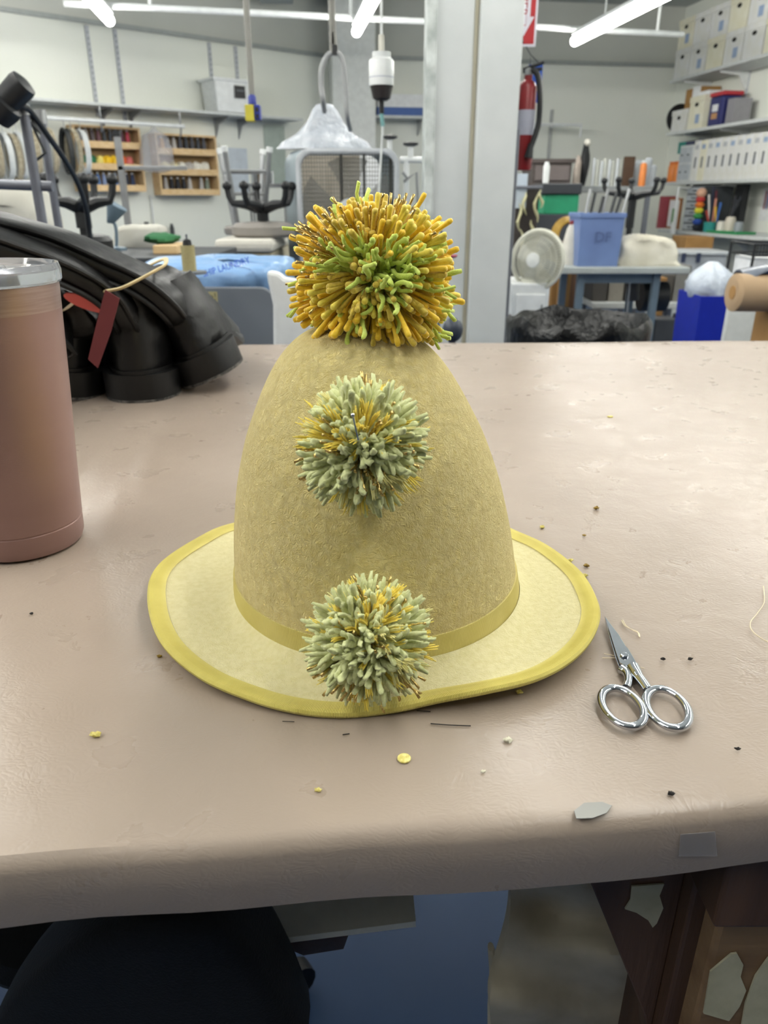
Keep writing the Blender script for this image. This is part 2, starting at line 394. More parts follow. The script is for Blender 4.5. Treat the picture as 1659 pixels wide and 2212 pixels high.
# white shelf board low under the table, on a brown brace
bp_ = [T(380, 1985, 0, 0.66), T(893, 1955, 0, 0.66), T(897, 2000, 0, 0.66)]
zb = 0.62
c0, c1 = T(893, 1950, 0, zb), T(898, 2002, 0, zb)
c2_ = T(300, 2078, 0, zb)
back = (c0-c1); back.z = 0
MB().prism([c1, c2_, c2_+back*3.2, c1+back*3.2], (0, 0, 0.006)).build('shelf_board', m_board, tb)
MB().prism([T(600, 2040, 0, zb-0.004), T(752, 2022, 0, zb-0.004), T(742, 2050, 0, zb-0.03), T(655, 2064, 0, zb-0.03)], (0, 0.05, 0.0)).build('shelf_brace', m_dwood, tb)
for q in (0.12, 0.88):
    p = (c2_+back*2.6).lerp(c1+back*2.6, q); MB().box(p.x-0.015, p.x+0.015, p.y-0.015, p.y+0.015, zb+0.006, TZ-TH+0.002).build('shelf_hanger', m_dwood, tb)
# ------------------------------------------------------------------ the hat
m_crown = mat_felt('crown_felt', 'dfcf90', 'd5c27e', bump=0.0018)
m_brim = mat_felt('brim_felt', 'ded6a8', 'd6cd99', bump=0.0006)
m_ribbon = mat('grosgrain_ribbon', 'd0c270', 0.55, c2='c8b964', cscale=60, sheen=0.3)
m_bind = mat('brim_binding', 'd6c968', 0.55, c2='cdbf5e', cscale=60, sheen=0.3)
m_picot = mat('picot_edge', 'eee8c4', 0.8)
HX, HY = -0.0045, 0.447; ZB = TZ + 0.006
hat = thing('felt_hat', 'tall pale yellow felt hat with three yarn pompoms down its front', 'hat', (HX, HY, TZ))
# crown
prof = [(0.0975, 0.0), (0.0962, 0.012), (0.0948, 0.026), (0.0925, 0.044), (0.0892, 0.062), (0.0856, 0.078), (0.0810, 0.0935), (0.0755, 0.109), (0.0690, 0.123), (0.0618, 0.137), (0.0538, 0.150), (0.0455, 0.160), (0.036, 0.168), (0.025, 0.1735), (0.013, 0.1765), (0.002, 0.1775)]
prof = [(r*0.975, z) for r, z in prof]
prof3 = spline([Vector((r, z, 0)) for r, z in prof], 4)
def crown_r(h):
    for a, b in zip(prof3, prof3[1:]):
        if a.y <= h <= b.y and b.y > a.y: return a.x + (b.x-a.x)*(h-a.y)/(b.y-a.y)
    return 0.0
RY = 1.06
def lean(h): return -0.012*h/0.18
def crown_pt(q, h, off=0.0):
    r = crown_r(h) + off
    return Vector((HX + lean(h) + r*cos(q), HY + r*RY*sin(q), ZB + h))
rings = []
for p in prof3:
    r, h = p.x, p.y
    rings.append([Vector((HX + lean(h) + r*cos(2*pi*k/128), HY + r*RY*sin(2*pi*k/128), ZB + h + 0.0004*sin(3*2*pi*k/128+h*20))) for k in range(128)])
MB().loft(rings, capA=False).build('crown', m_crown, hat, smooth=True, angle=3)
# brim outline, read off as edge points and their height over the table
edge_px = [(740, 1541, .003), (640, 1532, .004), (540, 1505, .006), (430, 1455, .009), (350, 1380, .012), (324, 1290, .014), (345, 1222, .013), (430, 1163, .011), (505, 1132, .009)]
edge_px2 = [(1105, 1145, .009), (1180, 1180, .009), (1250, 1235, .010), (1283, 1290, .012), (1290, 1335, .013), (1268, 1385, .013), (1220, 1430, .013), (1150, 1464, .013), (1050, 1488, .012), (950, 1508, .008), (850, 1530, .004)]
ep = [T(x, y, h) for x, y, h in edge_px] + [Vector((-0.065, 0.578, TZ+.006)), Vector((0.005, 0.590, TZ+.005)), Vector((0.070, 0.580, TZ+.006))] + [T(x, y, h) for x, y, h in edge_px2]
es = spline(ep, 12, closed=True)
def edge_at(q):
    best = None
    d = Vector((cos(q), sin(q), 0)); c0 = Vector((HX, HY, 0))
    for i in range(len(es)):
        a, b = es[i-1]-c0, es[i]-c0
        ca, cb = d.x*a.y-d.y*a.x, d.x*b.y-d.y*b.x
        if ca*cb <= 0 and (a.x*d.x+a.y*d.y) > 0:
            t = ca/(ca-cb) if ca != cb else 0
            return a.lerp(b, t) + c0
    return es[0]
NQ = 2080
EDG = [edge_at(2*pi*k/NQ) for k in range(NQ)]
# smooth edge list
for _ in range(8): EDG = [(EDG[i-1]+EDG[i]*2+EDG[(i+1) % NQ])/4 for i in range(NQ)]
def brim_pt(k, t):                    # t 0 at the crown, 1 at the edge
    q = 2*pi*k/NQ
    a = Vector((HX + 0.0955*cos(q), HY + 0.0955*RY*sin(q), TZ+0.0085)); e = EDG[k]
    p = a.lerp(e, t); p.z = a.z*(1-t) + e.z*t - 0.0022*sin(pi*t) + 0.004*max(0, 1-t*5)**2
    return p
ks = list(range(0, NQ, 10))
top = [[brim_pt(k, t/12*0.97) for k in ks] for t in range(13)]
bot = [[brim_pt(k, t/12*0.97) - Zv*0.0028 for k in ks] for t in range(12, -1, -1)]
MB().loft(top+bot+[top[0]], capA=False, capB=False).build('brim', m_brim, hat, smooth=True, angle=3)
# binding wrapped round the edge, with ribs
bm_ = MB(); rings = []
BW = 0.0096
for k in range(NQ):
    e = EDG[k]; c0 = brim_pt(k, 0); d = (e-c0); W = d.length; d.normalize()
    rib = 0.00022 if k % 2 else 0.0
    nrm = Vector((-d.x*d.z, -d.y*d.z, 1)).normalized()
    o_ = []
    def at(w_, up_): return brim_pt(k, max(0, 1 - w_/W)) + nrm*(up_)
    o_.append(at(BW, -0.0002)); o_.append(at(BW, 0.0007+rib*.3)); o_.append(at(BW*0.6, 0.0010+rib)); o_.append(at(BW*0.25, 0.0012+rib)); o_.append(at(0, 0.0009+rib) + d*0.0006)
    o_.append(at(0, -0.0004) + d*(0.0016+rib)); o_.append(at(0, -0.0022) + d*(0.0013+rib)); o_.append(at(0, -0.0036-rib)); o_.append(at(BW*0.4, -0.0042-rib)); o_.append(at(BW, -0.0038)); o_.append(at(BW, -0.0027))
    rings.append(o_)
rings.append(rings[0])
MB().loft(rings, capA=False, capB=False, closed=False).build('edge_binding', m_bind, hat)
# picot stitches
def picots(pts, nrm_at, r, name, parent):
    mb = MB()
    for i, p in enumerate(pts):
        q = pts[(i+1) % len(pts)]; d = (q-p)*0.3; s_ = nrm_at(i)*r
        mb.add([p-d, p+s_, p+d, p-s_*0.2+Zv*r*0.6], [(0, 1, 3), (1, 2, 3), (0, 3, 2), (0, 2, 1)])
    o = mb.build(name, m_picot, parent); o['kind'] = 'stuff'; return o
pp = [brim_pt(k, max(0, 1-BW/(EDG[k]-brim_pt(k, 0)).length))+Zv*0.0004 for k in range(0, NQ, 3)]
picots(pp, lambda i: (Vector((HX, HY, 0))-Vector((pp[i].x, pp[i].y, 0))).normalized(), 0.0006, 'edge_stitching', hat)
# hat band with ribs and a small lap joint
NB = 1480; rings = []
def band_h(q): return 0.0022 + 0.0005*sin(q*2+1)
for k in range(NB+1):
    q = 2*pi*k/NB; rib = 0.00018 if k % 2 else 0.0; h0 = band_h(q); row = []
    for h, off in ((h0, 0.0002), (h0, 0.0008), (h0+.006, 0.0011), (h0+.012, 0.0010), (h0+.0165, 0.0008), (h0+.0165, 0.0)):
        row.append(crown_pt(q, h, off + (rib if off > 0.0005 else 0)))
    rings.append(row)
MB().loft(rings, capA=False, capB=False, closed=False).build('hat_band', m_ribbon, hat)
for hh, sgn, nm_ in ((0.0167, 1, 'band_top_edge'), (-0.0002, -1, 'band_bottom_edge')):
    pts = [crown_pt(2*pi*k/480, band_h(2*pi*k/480)+hh, 0.0008) for k in range(480)]
    picots(pts, lambda i: Vector((0, 0, sgn)), 0.0006, nm_, hat)
# loose felt bits on band
MB().blob(T(1020, 1378, 0.02)+Vector((0, 0, 0)), 0.0001, 0.0001, 0.0001, 6, 4)

# ------------------------------------------------------------------ yarn
def ym(name, c, c2, rough=0.85, metal=0.0, sheen=0.3, sc=700):
    return mat(name, c, rough, metal, c2=c2, cscale=sc, sheen=sheen, spec=0.3)
m_sage = ym('sage_yarn', 'd6daa4', 'c2c88c'); m_pale = ym('pale_yellow_yarn', 'e6e09a', 'd9d07e'); m_gold_y = ym('marigold_yarn', 'f2dc60', 'e8cf4e', 0.6)
m_lurex = mat('gold_cord', 'dcc684', 0.3, 1.0, c2='a98c4c', cscale=1500)
m_mari = ym('marigold_smooth_yarn', 'f5cf3a', 'ebc030', 0.42); m_amber = ym('amber_yarn', 'dcc350', 'c8ac40', 0.45); m_lemon = ym('lemon_yarn', 'f3e060', 'e8d24e', 0.5); m_lime = ym('lime_chenille', 'd0e070', 'bccf5a', 0.9, sc=1500); m_tip = ym('cream_tip', 'efe3c0', 'e5d6a8', 0.5)
def strand_geo(kind, seed, lo=False):
    """local strand along +Z, root at origin; returns (verts, faces)"""
    rn = random.Random(seed); mb = MB()
    bx, by = rn.uniform(-.22, .22), rn.uniform(-.22, .22)
    def spine(L, t, k=1.0): return Vector((bx*L*t*t*k, by*L*t*t*k, L*t))
    if kind == 'sage':
        L = 0.034; r = 0.00140; n, sg = (6, 7) if lo else (12, 20); rings = []
        tw = rn.uniform(11, 13)
        for i in range(sg+1):
            t = i/sg; c = spine(L, t, 1.5); rr = r*(1.0 if i < sg else 0.55)*(1.12 if i == sg-1 else 1)
            if i == sg: c += Vector((0, 0, 0.0003))
            rings.append([c + Vector((cos(2*pi*k/n), sin(2*pi*k/n), 0))*rr*(1+0.30*cos(3*(2*pi*k/n) - tw*2*t)) for k in range(n)])
        mb.loft(rings, capA=False)
    elif kind == 'fray':
        for j in range(4 if lo else 7):
            a = rn.uniform(0, 2*pi); s = rn.uniform(0.0, 1.0); L = 0.034*rn.uniform(.93, 1.05)
            ox, oy = cos(a)*s, sin(a)*s
            pts = [spine(L, t, 1.5) + Vector((ox, oy, 0))*(0.0007 + 0.0016*max(0, t-.55)/.45) for t in (0, .4, .6, .75, .88, 1)]
            mb.tube(pts, [0.0006, .0006, .00055, .0005, .0004, .00025], 4 if lo else 5, caps=True)
    elif kind == 'cord':
        L = 0.0365; r = 0.00062; sg = 12 if lo else 26; rings = []
        for i in range(sg+1):
            t = i/sg; c = spine(L, t, 1.2) + Vector((cos(i*1.9), sin(i*1.9), 0))*0.0002
            rr = r*(1.0 if i % 2 else 0.72)
            if i >= sg-1: rr = r*1.35
            rings.append([c + Vector((cos(q), sin(q), 0))*rr for q in (0, 1.26, 2.51, 3.77, 5.03)])
        mb.loft(rings, capA=False)
    elif kind == 'smooth':
        L = 0.040; pts = []; rs = []; r = rn.uniform(0.0009, 0.00125)
        for t in (0, .25, .5, .7, .84, .93, .975, 1.0): pts.append(spine(L, t)); rs.append(r*{0: .9, .25: 1, .5: 1, .7: 1.03, .84: 1.18, .93: 1.5, .975: 1.6, 1.0: 1.1}[t])
        mb.tube(pts, rs, 6 if lo else 9)
        mb.v[-1]
    elif kind == 'lime':
        L = 0.038; sg = 10 if lo else 20; pts = []; rs = []
        a, b = rn.uniform(0, 6), rn.uniform(0, 6)
        for i in range(sg+1):
            t = i/sg; pts.append(spine(L, t, 2.2) + Vector((sin(a+t*15), cos(b+t*13), 0))*0.0016*t)
            rs.append(0.00125*(1 + rn.uniform(-.28, .28)) * (0.7 if i == sg else 1))
        mb.tube(pts, rs, 6 if lo else 8)
    return mb
def dirs_fib(n, rn, jit=0.10):
    out = []
    for i in range(n):
        z = 1-2*(i+.5)/n; r = sqrt(max(0, 1-z*z)); a = i*2.399963
        v = Vector((r*cos(a), r*sin(a), z)) + Vector((rn.gauss(0, jit), rn.gauss(0, jit), rn.gauss(0, jit)))
        out.append(v.normalized())
    return out
def pompom(name, label, ctr, radii, kinds, n, seed, parent, nobj, blocked, clump=11, flare=None, shift=0.42, jit=0.10, lo_=0.80, power=2.0, choose=None):
    """kinds: list of (kind, material, weight, length factor, object name)"""
    rn = random.Random(seed)
    root = bpy.data.objects.new(name, None); root.empty_display_size = 0.02; C.objects.link(root); root.parent = parent
    root.location = Vector(ctr) - ORG[parent]; ORG[root] = Vector(ctr); root['label'] = label
    camd = (Vector((0, 0, CAMZ)) - Vector(ctr)).normalized()
    tot = sum(k[2] for k in kinds)
    def pick(x):
        x *= tot
        for k in kinds:
            x -= k[2]
            if x <= 0: return k
        return kinds[0]
    # clump centres decide colour, so that alike strands sit together in tufts
    cl = [(d, (choose(d, camd, rn) if choose else None) or pick(rn.random())) for d in dirs_fib(clump*clump, rn, 0.12)]
    base_len = {'sage': .034, 'fray': .034, 'cord': .0365, 'smooth': .040, 'lime': .038}
    items = []
    for d in dirs_fib(n, rn, 0.05):
        c = max(cl, key=lambda q: q[0].dot(d) + rn.uniform(0, 0.03)); k = c[1]
        d2 = (d + (c[0]-d)*rn.uniform(0.05, 0.45) + Vector((rn.gauss(0, .05), rn.gauss(0, .05), rn.gauss(0, .05)))).normalized()
        R = (abs(d2.x/radii[0])**power + abs(d2.y/radii[1])**power + abs(d2.z/radii[2])**power)**(-1/power)
        if flare: R *= flare(d2)
        ln = R*rn.uniform(lo_, 1.05)*k[3]
        tip = Vector(ctr) + d2*ln
        if blocked(tip, d2): continue
        # strands are tied near the front, so those facing us are short and the rest fan out sideways
        root0 = camd*min(radii)*shift*max(0.0, min(1.0, 0.5+d2.dot(camd)))
        v = d2*ln - root0; L_ = v.length
        v = (v.normalized() + Vector((rn.gauss(0, jit), rn.gauss(0, jit), rn.gauss(0, jit)))).normalized()
        items.append((d2.dot(camd), v, L_, k, root0))
    items.sort(key=lambda q: -q[0])
    cache = {}
    stuff = {}
    for i, (dc, d2, ln, k, root0) in enumerate(items):
        kind, m, _, _, oname = k
        s = ln/base_len[kind]
        q = d2.to_track_quat('Z', 'Y').to_matrix().to_4x4() @ Matrix.Rotation(rn.uniform(0, 2*pi), 4, 'Z')
        start = root0
        zs = s; xs_ = rn.uniform(.9, 1.15)
        M = Matrix.Translation(start) @ q @ Matrix.Diagonal((xs_, xs_, zs, 1))
        var = rn.randint(0, 5)
        if i < nobj:
            key = (kind, m.name, var)
            if key not in cache:
                g = strand_geo(kind, var*7+seed)
                me = bpy.data.meshes.new(oname); me.from_pydata([tuple(p) for p in g.v], [], g.f)
                me.polygons.foreach_set('use_smooth', [True]*len(me.polygons)); me.materials.append(m); cache[key] = me
            o = bpy.data.objects.new(oname, cache[key]); C.objects.link(o); o.parent = root; o.matrix_local = M
        else:
            key = ('lo', kind, var)
            if key not in cache: cache[key] = strand_geo(kind, var*7+seed, lo=True)
            g = cache[key]; st = stuff.setdefault((m.name, oname), MB())
            st.add([M @ p for p in g.v], g.f)
    for (mn, oname), st in stuff.items():
        o = st.build(oname + '_mass', MATS[mn], root, smooth=True, world=False, angle=3); o['kind'] = 'stuff'
    rc = min(radii)*0.62
    k = kinds[0]
    o = MB().blob((0, 0, 0), rc, rc, rc, 20, 12, 0.04, seed).build('yarn_core', k[1], root, smooth=True, world=False)
    return root
def hit_crown(p, margin=0.0):
    h = p.z - ZB
    if h < 0: return p.z < TZ + 0.008
    r = crown_r(h); 
    if h > 0.1775: return False
    dx, dy = p.x-(HX+lean(h)), (p.y-HY)/RY
    return hypot(dx, dy) < r - margin
top_kinds = [('smooth', m_mari, 40, 1.0, 'marigold_strand'), ('lime', m_lime, 14, 1.03, 'lime_strand'), ('smooth', m_amber, 16, 0.97, 'amber_strand'), ('smooth', m_lemon, 12, 1.0, 'lemon_strand'), ('cord', m_lurex, 12, 1.05, 'gold_cord_strand')]
def top_choose(d, camd, rn):
    f = d.dot(camd)
    if f > 0.86 and rn.random() < 0.45: return top_kinds[1]
    if d.z > 0.55 and rn.random() < 0.45: return top_kinds[4] if rn.random() < .5 else top_kinds[2]
    if d.z < -0.45 and rn.random() < 0.5: return top_kinds[2]
    if d.x > 0.6 and rn.random() < 0.4: return top_kinds[3] if rn.random() < .5 else top_kinds[1]
    return None
def top_flare(d):
    a = abs(d.x); f = 1.0
    f += 0.08*max(0, -d.z)*a*2
    f += 0.05*sin(d.x*9+d.z*4) + 0.04*sin(d.x*17-d.z*13)
    return f
tc = P(806, 598, 0.447)
pt = pompom('top_pompom', 'big ragged pompom of marigold, lime and gold strands on the crown tip', tc, (0.0445, 0.042, 0.0400), top_kinds, 1700, 11, hat, 300, lambda p, d: hit_crown(p, 0.004) and d.z < 0, flare=top_flare, clump=11, shift=0.30, jit=0.20, lo_=0.74, power=2.9, choose=top_choose)
sage_kinds = [('sage', m_sage, 60, 1.0, 'sage_strand'), ('fray', m_gold_y, 11, 0.99, 'marigold_tuft'), ('cord', m_lurex, 13, 1.06, 'gold_cord_strand'), ('fray', m_pale, 12, 1.0, 'pale_yellow_tuft')]
mc_ = P(785, 965, 0.345)
pompom('middle_pompom', 'sage green pompom with gold cord ends, pinned half way up the crown', mc_, (0.0318, 0.029, 0.0335), sage_kinds, 950, 5, hat, 300, lambda p, d: hit_crown(p, 0.003), clump=11)
sage_kinds2 = [('sage', m_sage, 66, 1.0, 'sage_strand'), ('fray', m_gold_y, 16, 0.99, 'marigold_tuft'), ('cord', m_lurex, 8, 1.10, 'gold_cord_strand'), ('fray', m_pale, 9, 1.0, 'pale_yellow_tuft')]
lc_ = P(797, 1382, 0.325)
pompom('lower_pompom', 'sage green pompom with marigold tufts, low at the hat band', lc_, (0.0318, 0.029, 0.0325), sage_kinds2, 950, 21, hat, 300, lambda p, d: hit_crown(p, 0.003) or p.z < TZ+0.009, clump=11)
# steel pin holding the middle pompom
pn0 = P(762, 897, 0.3135); pn1 = P(774, 950, 0.3175)
pin = MB().tube([pn0, pn1], 0.00045, 6).build('pin', mat('steel', 'c8ccd2', 0.15, 1.0), hat, smooth=True)
MB().blob(pn0, 0.001, 0.001, 0.001, 8, 6).build('pin_head', MATS['steel'], pin, smooth=True)

# ------------------------------------------------------------------ tumbler
tx, ty = -0.283, 0.532
tum = thing('tumbler', 'rose pink metal tumbler with a clear lid, left of the hat', 'tumbler', (tx, ty, TZ))
m_rose = mat('rose_metal_paint', '937670', 0.38, 0.4, c2='8f726c', cscale=3, bump=0.00008, bscale=300, stretch=(1, 1, 12))
m_steelb = mat('brushed_steel_pink', '9f8880', 0.34, 0.6, c2='947c74', cscale=30, stretch=(1, 1, 20))
pr = [(0.038, 0.0), (0.0415, 0.0012), (0.0432, 0.006), (0.0437, 0.0185), (0.0434, 0.0190), (0.0434, 0.0196), (0.0439, 0.0202), (0.0462, 0.06), (0.0500, 0.115), (0.0530, 0.165), (0.0538, 0.178)]
MB().lathe(pr, (tx, ty, TZ), 72).build('body', m_rose, tum, smooth=True, angle=0.5)
pr = [(0.0538, 0.178), (0.0546, 0.1925), (0.0544, 0.1955), (0.052, 0.1955), (0.051, 0.188), (0.046, 0.186), (0.001, 0.186)]
MB().lathe(pr, (tx, ty, TZ), 72, capA=False).build('steel_rim', m_steelb, tum, smooth=True, angle=0.5)
m_clear = mat('clear_plastic', 'e4e8ee', 0.08, trans=0.85, ior=1.45)
pr = [(0.0500, 0.1962), (0.0562, 0.1960), (0.0572, 0.1975), (0.0574, 0.2035), (0.0560, 0.2085), (0.0538, 0.2085), (0.0525, 0.2045), (0.050, 0.2030), (0.001, 0.2030)]
lid = MB().lathe(pr, (tx, ty, TZ), 72).build('lid', m_clear, tum, smooth=True, angle=0.5)
MB().obox((tx+0.012, ty-0.012, TZ+0.2055), (0.015, 0.004, 0), (-0.003, 0.009, 0), (0, 0, 0.0022)).build('lid_slider', m_clear, lid, bevel=0.0015)

# ------------------------------------------------------------------ scissors
m_chrome = mat('chrome', 'cfd3da', 0.09, 1.0, c2='c2c6ce', cscale=30)
SZ = 0.0022
def S(x, y, h=0.0): return T(1260 + x/6.144, 1300 + y/6.144, SZ+h)
sc = thing('embroidery_scissors', 'small chrome embroidery scissors lying closed right of the hat', 'scissors', S(600, 900))
# upper half: blade from the tip to the joint, arm crossing to the right loop
up_pts = [(282, 205), (300, 235), (370, 330), (470, 460), (560, 610), (590, 640), (650, 740), (715, 855), (700, 880), (640, 905), (600, 895), (560, 870), (480, 830), (440, 720), (400, 590), (340, 400), (300, 290)]
MB().prism([S(x, y, 0.0012) for x, y in up_pts], (0, 0, 0.0013)).build('blade', m_chrome, sc, bevel=0.0004)
lo_pts = [(280, 205), (290, 300), (350, 520), (420, 760), (470, 890), (540, 905), (610, 900), (600, 840), (480, 600), (350, 350)]
MB().prism([S(x, y, -0.0008) for x, y in lo_pts], (0, 0, 0.0015)).build('blade', m_chrome, sc, bevel=0.0004)
def taper(pts, r, nm): return MB().tube(spline([S(*p) for p in pts], 6), r, 12, up=(0, 0, 1)).build(nm, m_chrome, sc, smooth=True)
def rad(n, a, b, c=None): return [a + (b-a)*i/(n-1) if c is None else (a + (c-a)*2*i/(n-1) if i < n/2 else c + (b-c)*(2*i/(n-1)-1)) for i in range(n)]
taper([(660, 880, .001), (700, 950, .001), (740, 1010, .0005), (800, 1090, 0), (860, 1180, 0)], rad(25, 0.0040, 0.0031, 0.0030), 'shank')
taper([(500, 890, .000), (570, 940, .0), (595, 1010, 0), (590, 1090, 0), (570, 1150, 0)], rad(25, 0.0028, 0.0026, 0.0024), 'shank')
def loop(cx, cy, a, b, ang, nm):
    pts = []
    for k in range(40):
        q = 2*pi*k/40; x, y = a*cos(q), b*sin(q)
        pts.append(S(cx + x*cos(ang) - y*sin(ang), cy + x*sin(ang) + y*cos(ang), 0.0008))
    rs = [0.0019 + 0.0006*abs(cos(2*pi*k/40)) for k in range(40)]
    MB().tube(pts, rs, 12, closed=True, up=(0, 0, 1), flat=0.9).build(nm, m_chrome, sc, smooth=True)
loop(522, 1400, 322, 205, radians(38), 'finger_loop'); loop(1117, 1415, 325, 212, radians(38), 'finger_loop')
ps = S(543, 708, 0.0030)
scr = MB().lathe([(0.0025, -0.0012), (0.0025, 0.0002), (0.0021, 0.0007), (0.0005, 0.0009)], ps, 20).build('pivot_screw', m_chrome, sc, smooth=True, angle=0.5)

# ------------------------------------------------------------------ threads and lint on the table
m_thread = mat('cream_thread', 'e6d9bd', 0.8); m_dark = mat('dark_hair', '241f1d', 0.6)
def thread(pxs, r, name, label, cat, m=None, h=0.0006):
    o = MB().tube(spline([T(x, y, h) for x, y in pxs], 6), r, 6).build(name, m or m_thread, smooth=True)
    return tag(o, label, cat)
thread([(1343, 1341), (1350, 1352), (1365, 1360), (1377, 1365), (1381, 1376)], 0.00035, 'thread_snip', 'short cream thread snip lying above the scissors', 'thread')
thread([(1345, 1339), (1353, 1352), (1368, 1362), (1380, 1368), (1382, 1377)], 0.0003, 'thread_snip', 'second strand of the cream snip pair right above the scissors', 'thread')
thread([(1301, 1421), (1330, 1421)], 0.0003, 'thread_snip', 'cream thread end poking out left of the scissors, lower one', 'thread')
thread([(1305, 1412), (1330, 1417)], 0.0003, 'thread_snip', 'cream thread end poking out left of the scissors, upper one', 'thread')
thread([(1372, 1439), (1392, 1444)], 0.0003, 'thread_snip', 'cream thread end poking out right of the scissors', 'thread')
thread([(1649, 1266), (1651, 1300), (1636, 1325), (1621, 1345), (1627, 1365), (1659, 1386), (1700, 1392)], 0.00032, 'loose_thread', 'long curling white thread at the right edge of the table', 'thread')
thread([(930, 1563), (970, 1566), (1017, 1568)], 0.0003, 'dark_fibre', 'dark straight fibre on the table below the hat brim', 'fibre', m_dark)
thread([(900, 1535), (915, 1536), (930, 1537)], 0.0003, 'dark_fibre', 'short dark fibre touching the shadow of the brim front', 'fibre', m_dark)
thread([(610, 1558), (636, 1559)], 0.00022, 'dark_fibre', 'fine dark hair on the table left below the brim', 'fibre', m_dark)
thread([(740, 1587), (755, 1585)], 0.0003, 'dark_fibre', 'small dark fibre between the brim and the yellow dot', 'fibre', m_dark)
m_lint_y = mat('yellow_lint', 'e6dc92', 0.9, c2='c9bb5e', cscale=600); m_lint_g = mat('gold_lint', 'a98a2e', 0.5, c2='7d6418', cscale=600); m_lint_w = mat('white_lint', 'dfdcc6', 0.9)
m_black = mat('black_speck', '1c1917', 0.7)
lint = [(208, 1586, 10, m_lint_y, 'pale yellow felt flake alone at the left front of the table'), (344, 1417, 5, m_lint_g, 'tiny gold yarn crumb beside the left brim edge'),
 (1122, 1494, 8, m_lint_y, 'pale yarn crumb under the right front brim edge'), (1232, 1210, 6, m_lint_y, 'pale yarn crumb behind the brim, right side, highest'), (1267, 1221, 6, m_lint_g, 'gold yarn crumb to the right of the brim'),
 (1264, 1243, 6, m_lint_y, 'yellow crumb touching the right brim edge'), (1288, 1097, 6, m_lint_g, 'olive crumb on the table far right of the crown'), (1318, 900, 6, m_lint_y, 'small pale crumb far back on the right of the table'),
 (1171, 1138, 6, m_lint_y, 'flat pale crumb just behind the brim on the right'), (1262, 1156, 4, m_lint_g, 'olive speck between the brim and the back crumbs'), (1097, 1598, 9, m_lint_w, 'white smudge of lint in front of the scissors'),
 (688, 1706, 7, m_lint_y, 'pale flake in the middle of the table front'), (1044, 1666, 5, m_lint_w, 'white speck at the table front below the scissors'),
 (1432, 1423, 5, m_black, 'black chip on the table right of the scissors, nearer one'), (1491, 1423, 5, m_black, 'black chip on the table right of the scissors, farther one'), (1594, 1617, 5, m_black, 'black chip near the right edge of the table'),
 (1450, 1714, 7, m_black, 'black chip near the front right edge'), (1163, 1841, 6, m_black, 'black chip on the front side of the vinyl'), (68, 1325, 4, m_black, 'dark speck on the table below the tumbler'), (978, 2160, 0, m_black, '')]
for x, y, s_, m_, lb in lint:
    if not s_: continue
    p = T(x, y, 0.0008) if y < 1760 else P(x, y, yn((x-CX)/F*0.3)-0.0035)
    k = s_/1600*(p-Vector((0, 0, CAMZ))).length
    tag(MB().blob(p, k, k*0.7, min(k*0.5, 0.0012), 9, 6, 0.25, x).build('lint_crumb' if m_ is not m_black else 'vinyl_chip', m_, smooth=True), lb, 'crumb' if m_ is not m_black else 'chip')
p = T(873, 1638, 0.0004)
tag(MB().lathe([(0.0033, -0.0003), (0.0033, 0.0003), (0.0030, 0.0005)], p, 20).build('felt_dot', m_lint_y, smooth=True, angle=.5), 'round yellow felt dot on the table in front of the hat', 'felt dot')
# worn tape patches on the vinyl (grey transparent tape)
m_gt = mat('worn_clear_tape', 'a9a4a2', 0.3, alpha=0.45)
def flatpatch(pxs, name, label, m, hh=0.0004, front=False):
    if front: pts = [P(x, y, yn((x-CX)/F*0.33)-0.0072) for x, y in pxs]; th = (0, 0.0003, 0)
    else: pts = [T(x, y, hh) for x, y in pxs]; th = (0, 0, 0.0003)
    return tag(MB().prism(pts, th).build(name, m), label, 'tape')
flatpatch([(1240, 1752), (1262, 1735), (1300, 1733), (1322, 1741), (1310, 1757), (1280, 1768), (1245, 1769)], 'tape_residue', 'torn blue grey tape residue on the front edge of the table', mat('blue_grey_residue', '8b8b87', 0.35), 0.0002)
flatpatch([(1470, 1803), (1545, 1797), (1550, 1850), (1466, 1850)], 'clear_tape', 'square of worn clear tape on the front side of the table', m_gt, front=True)

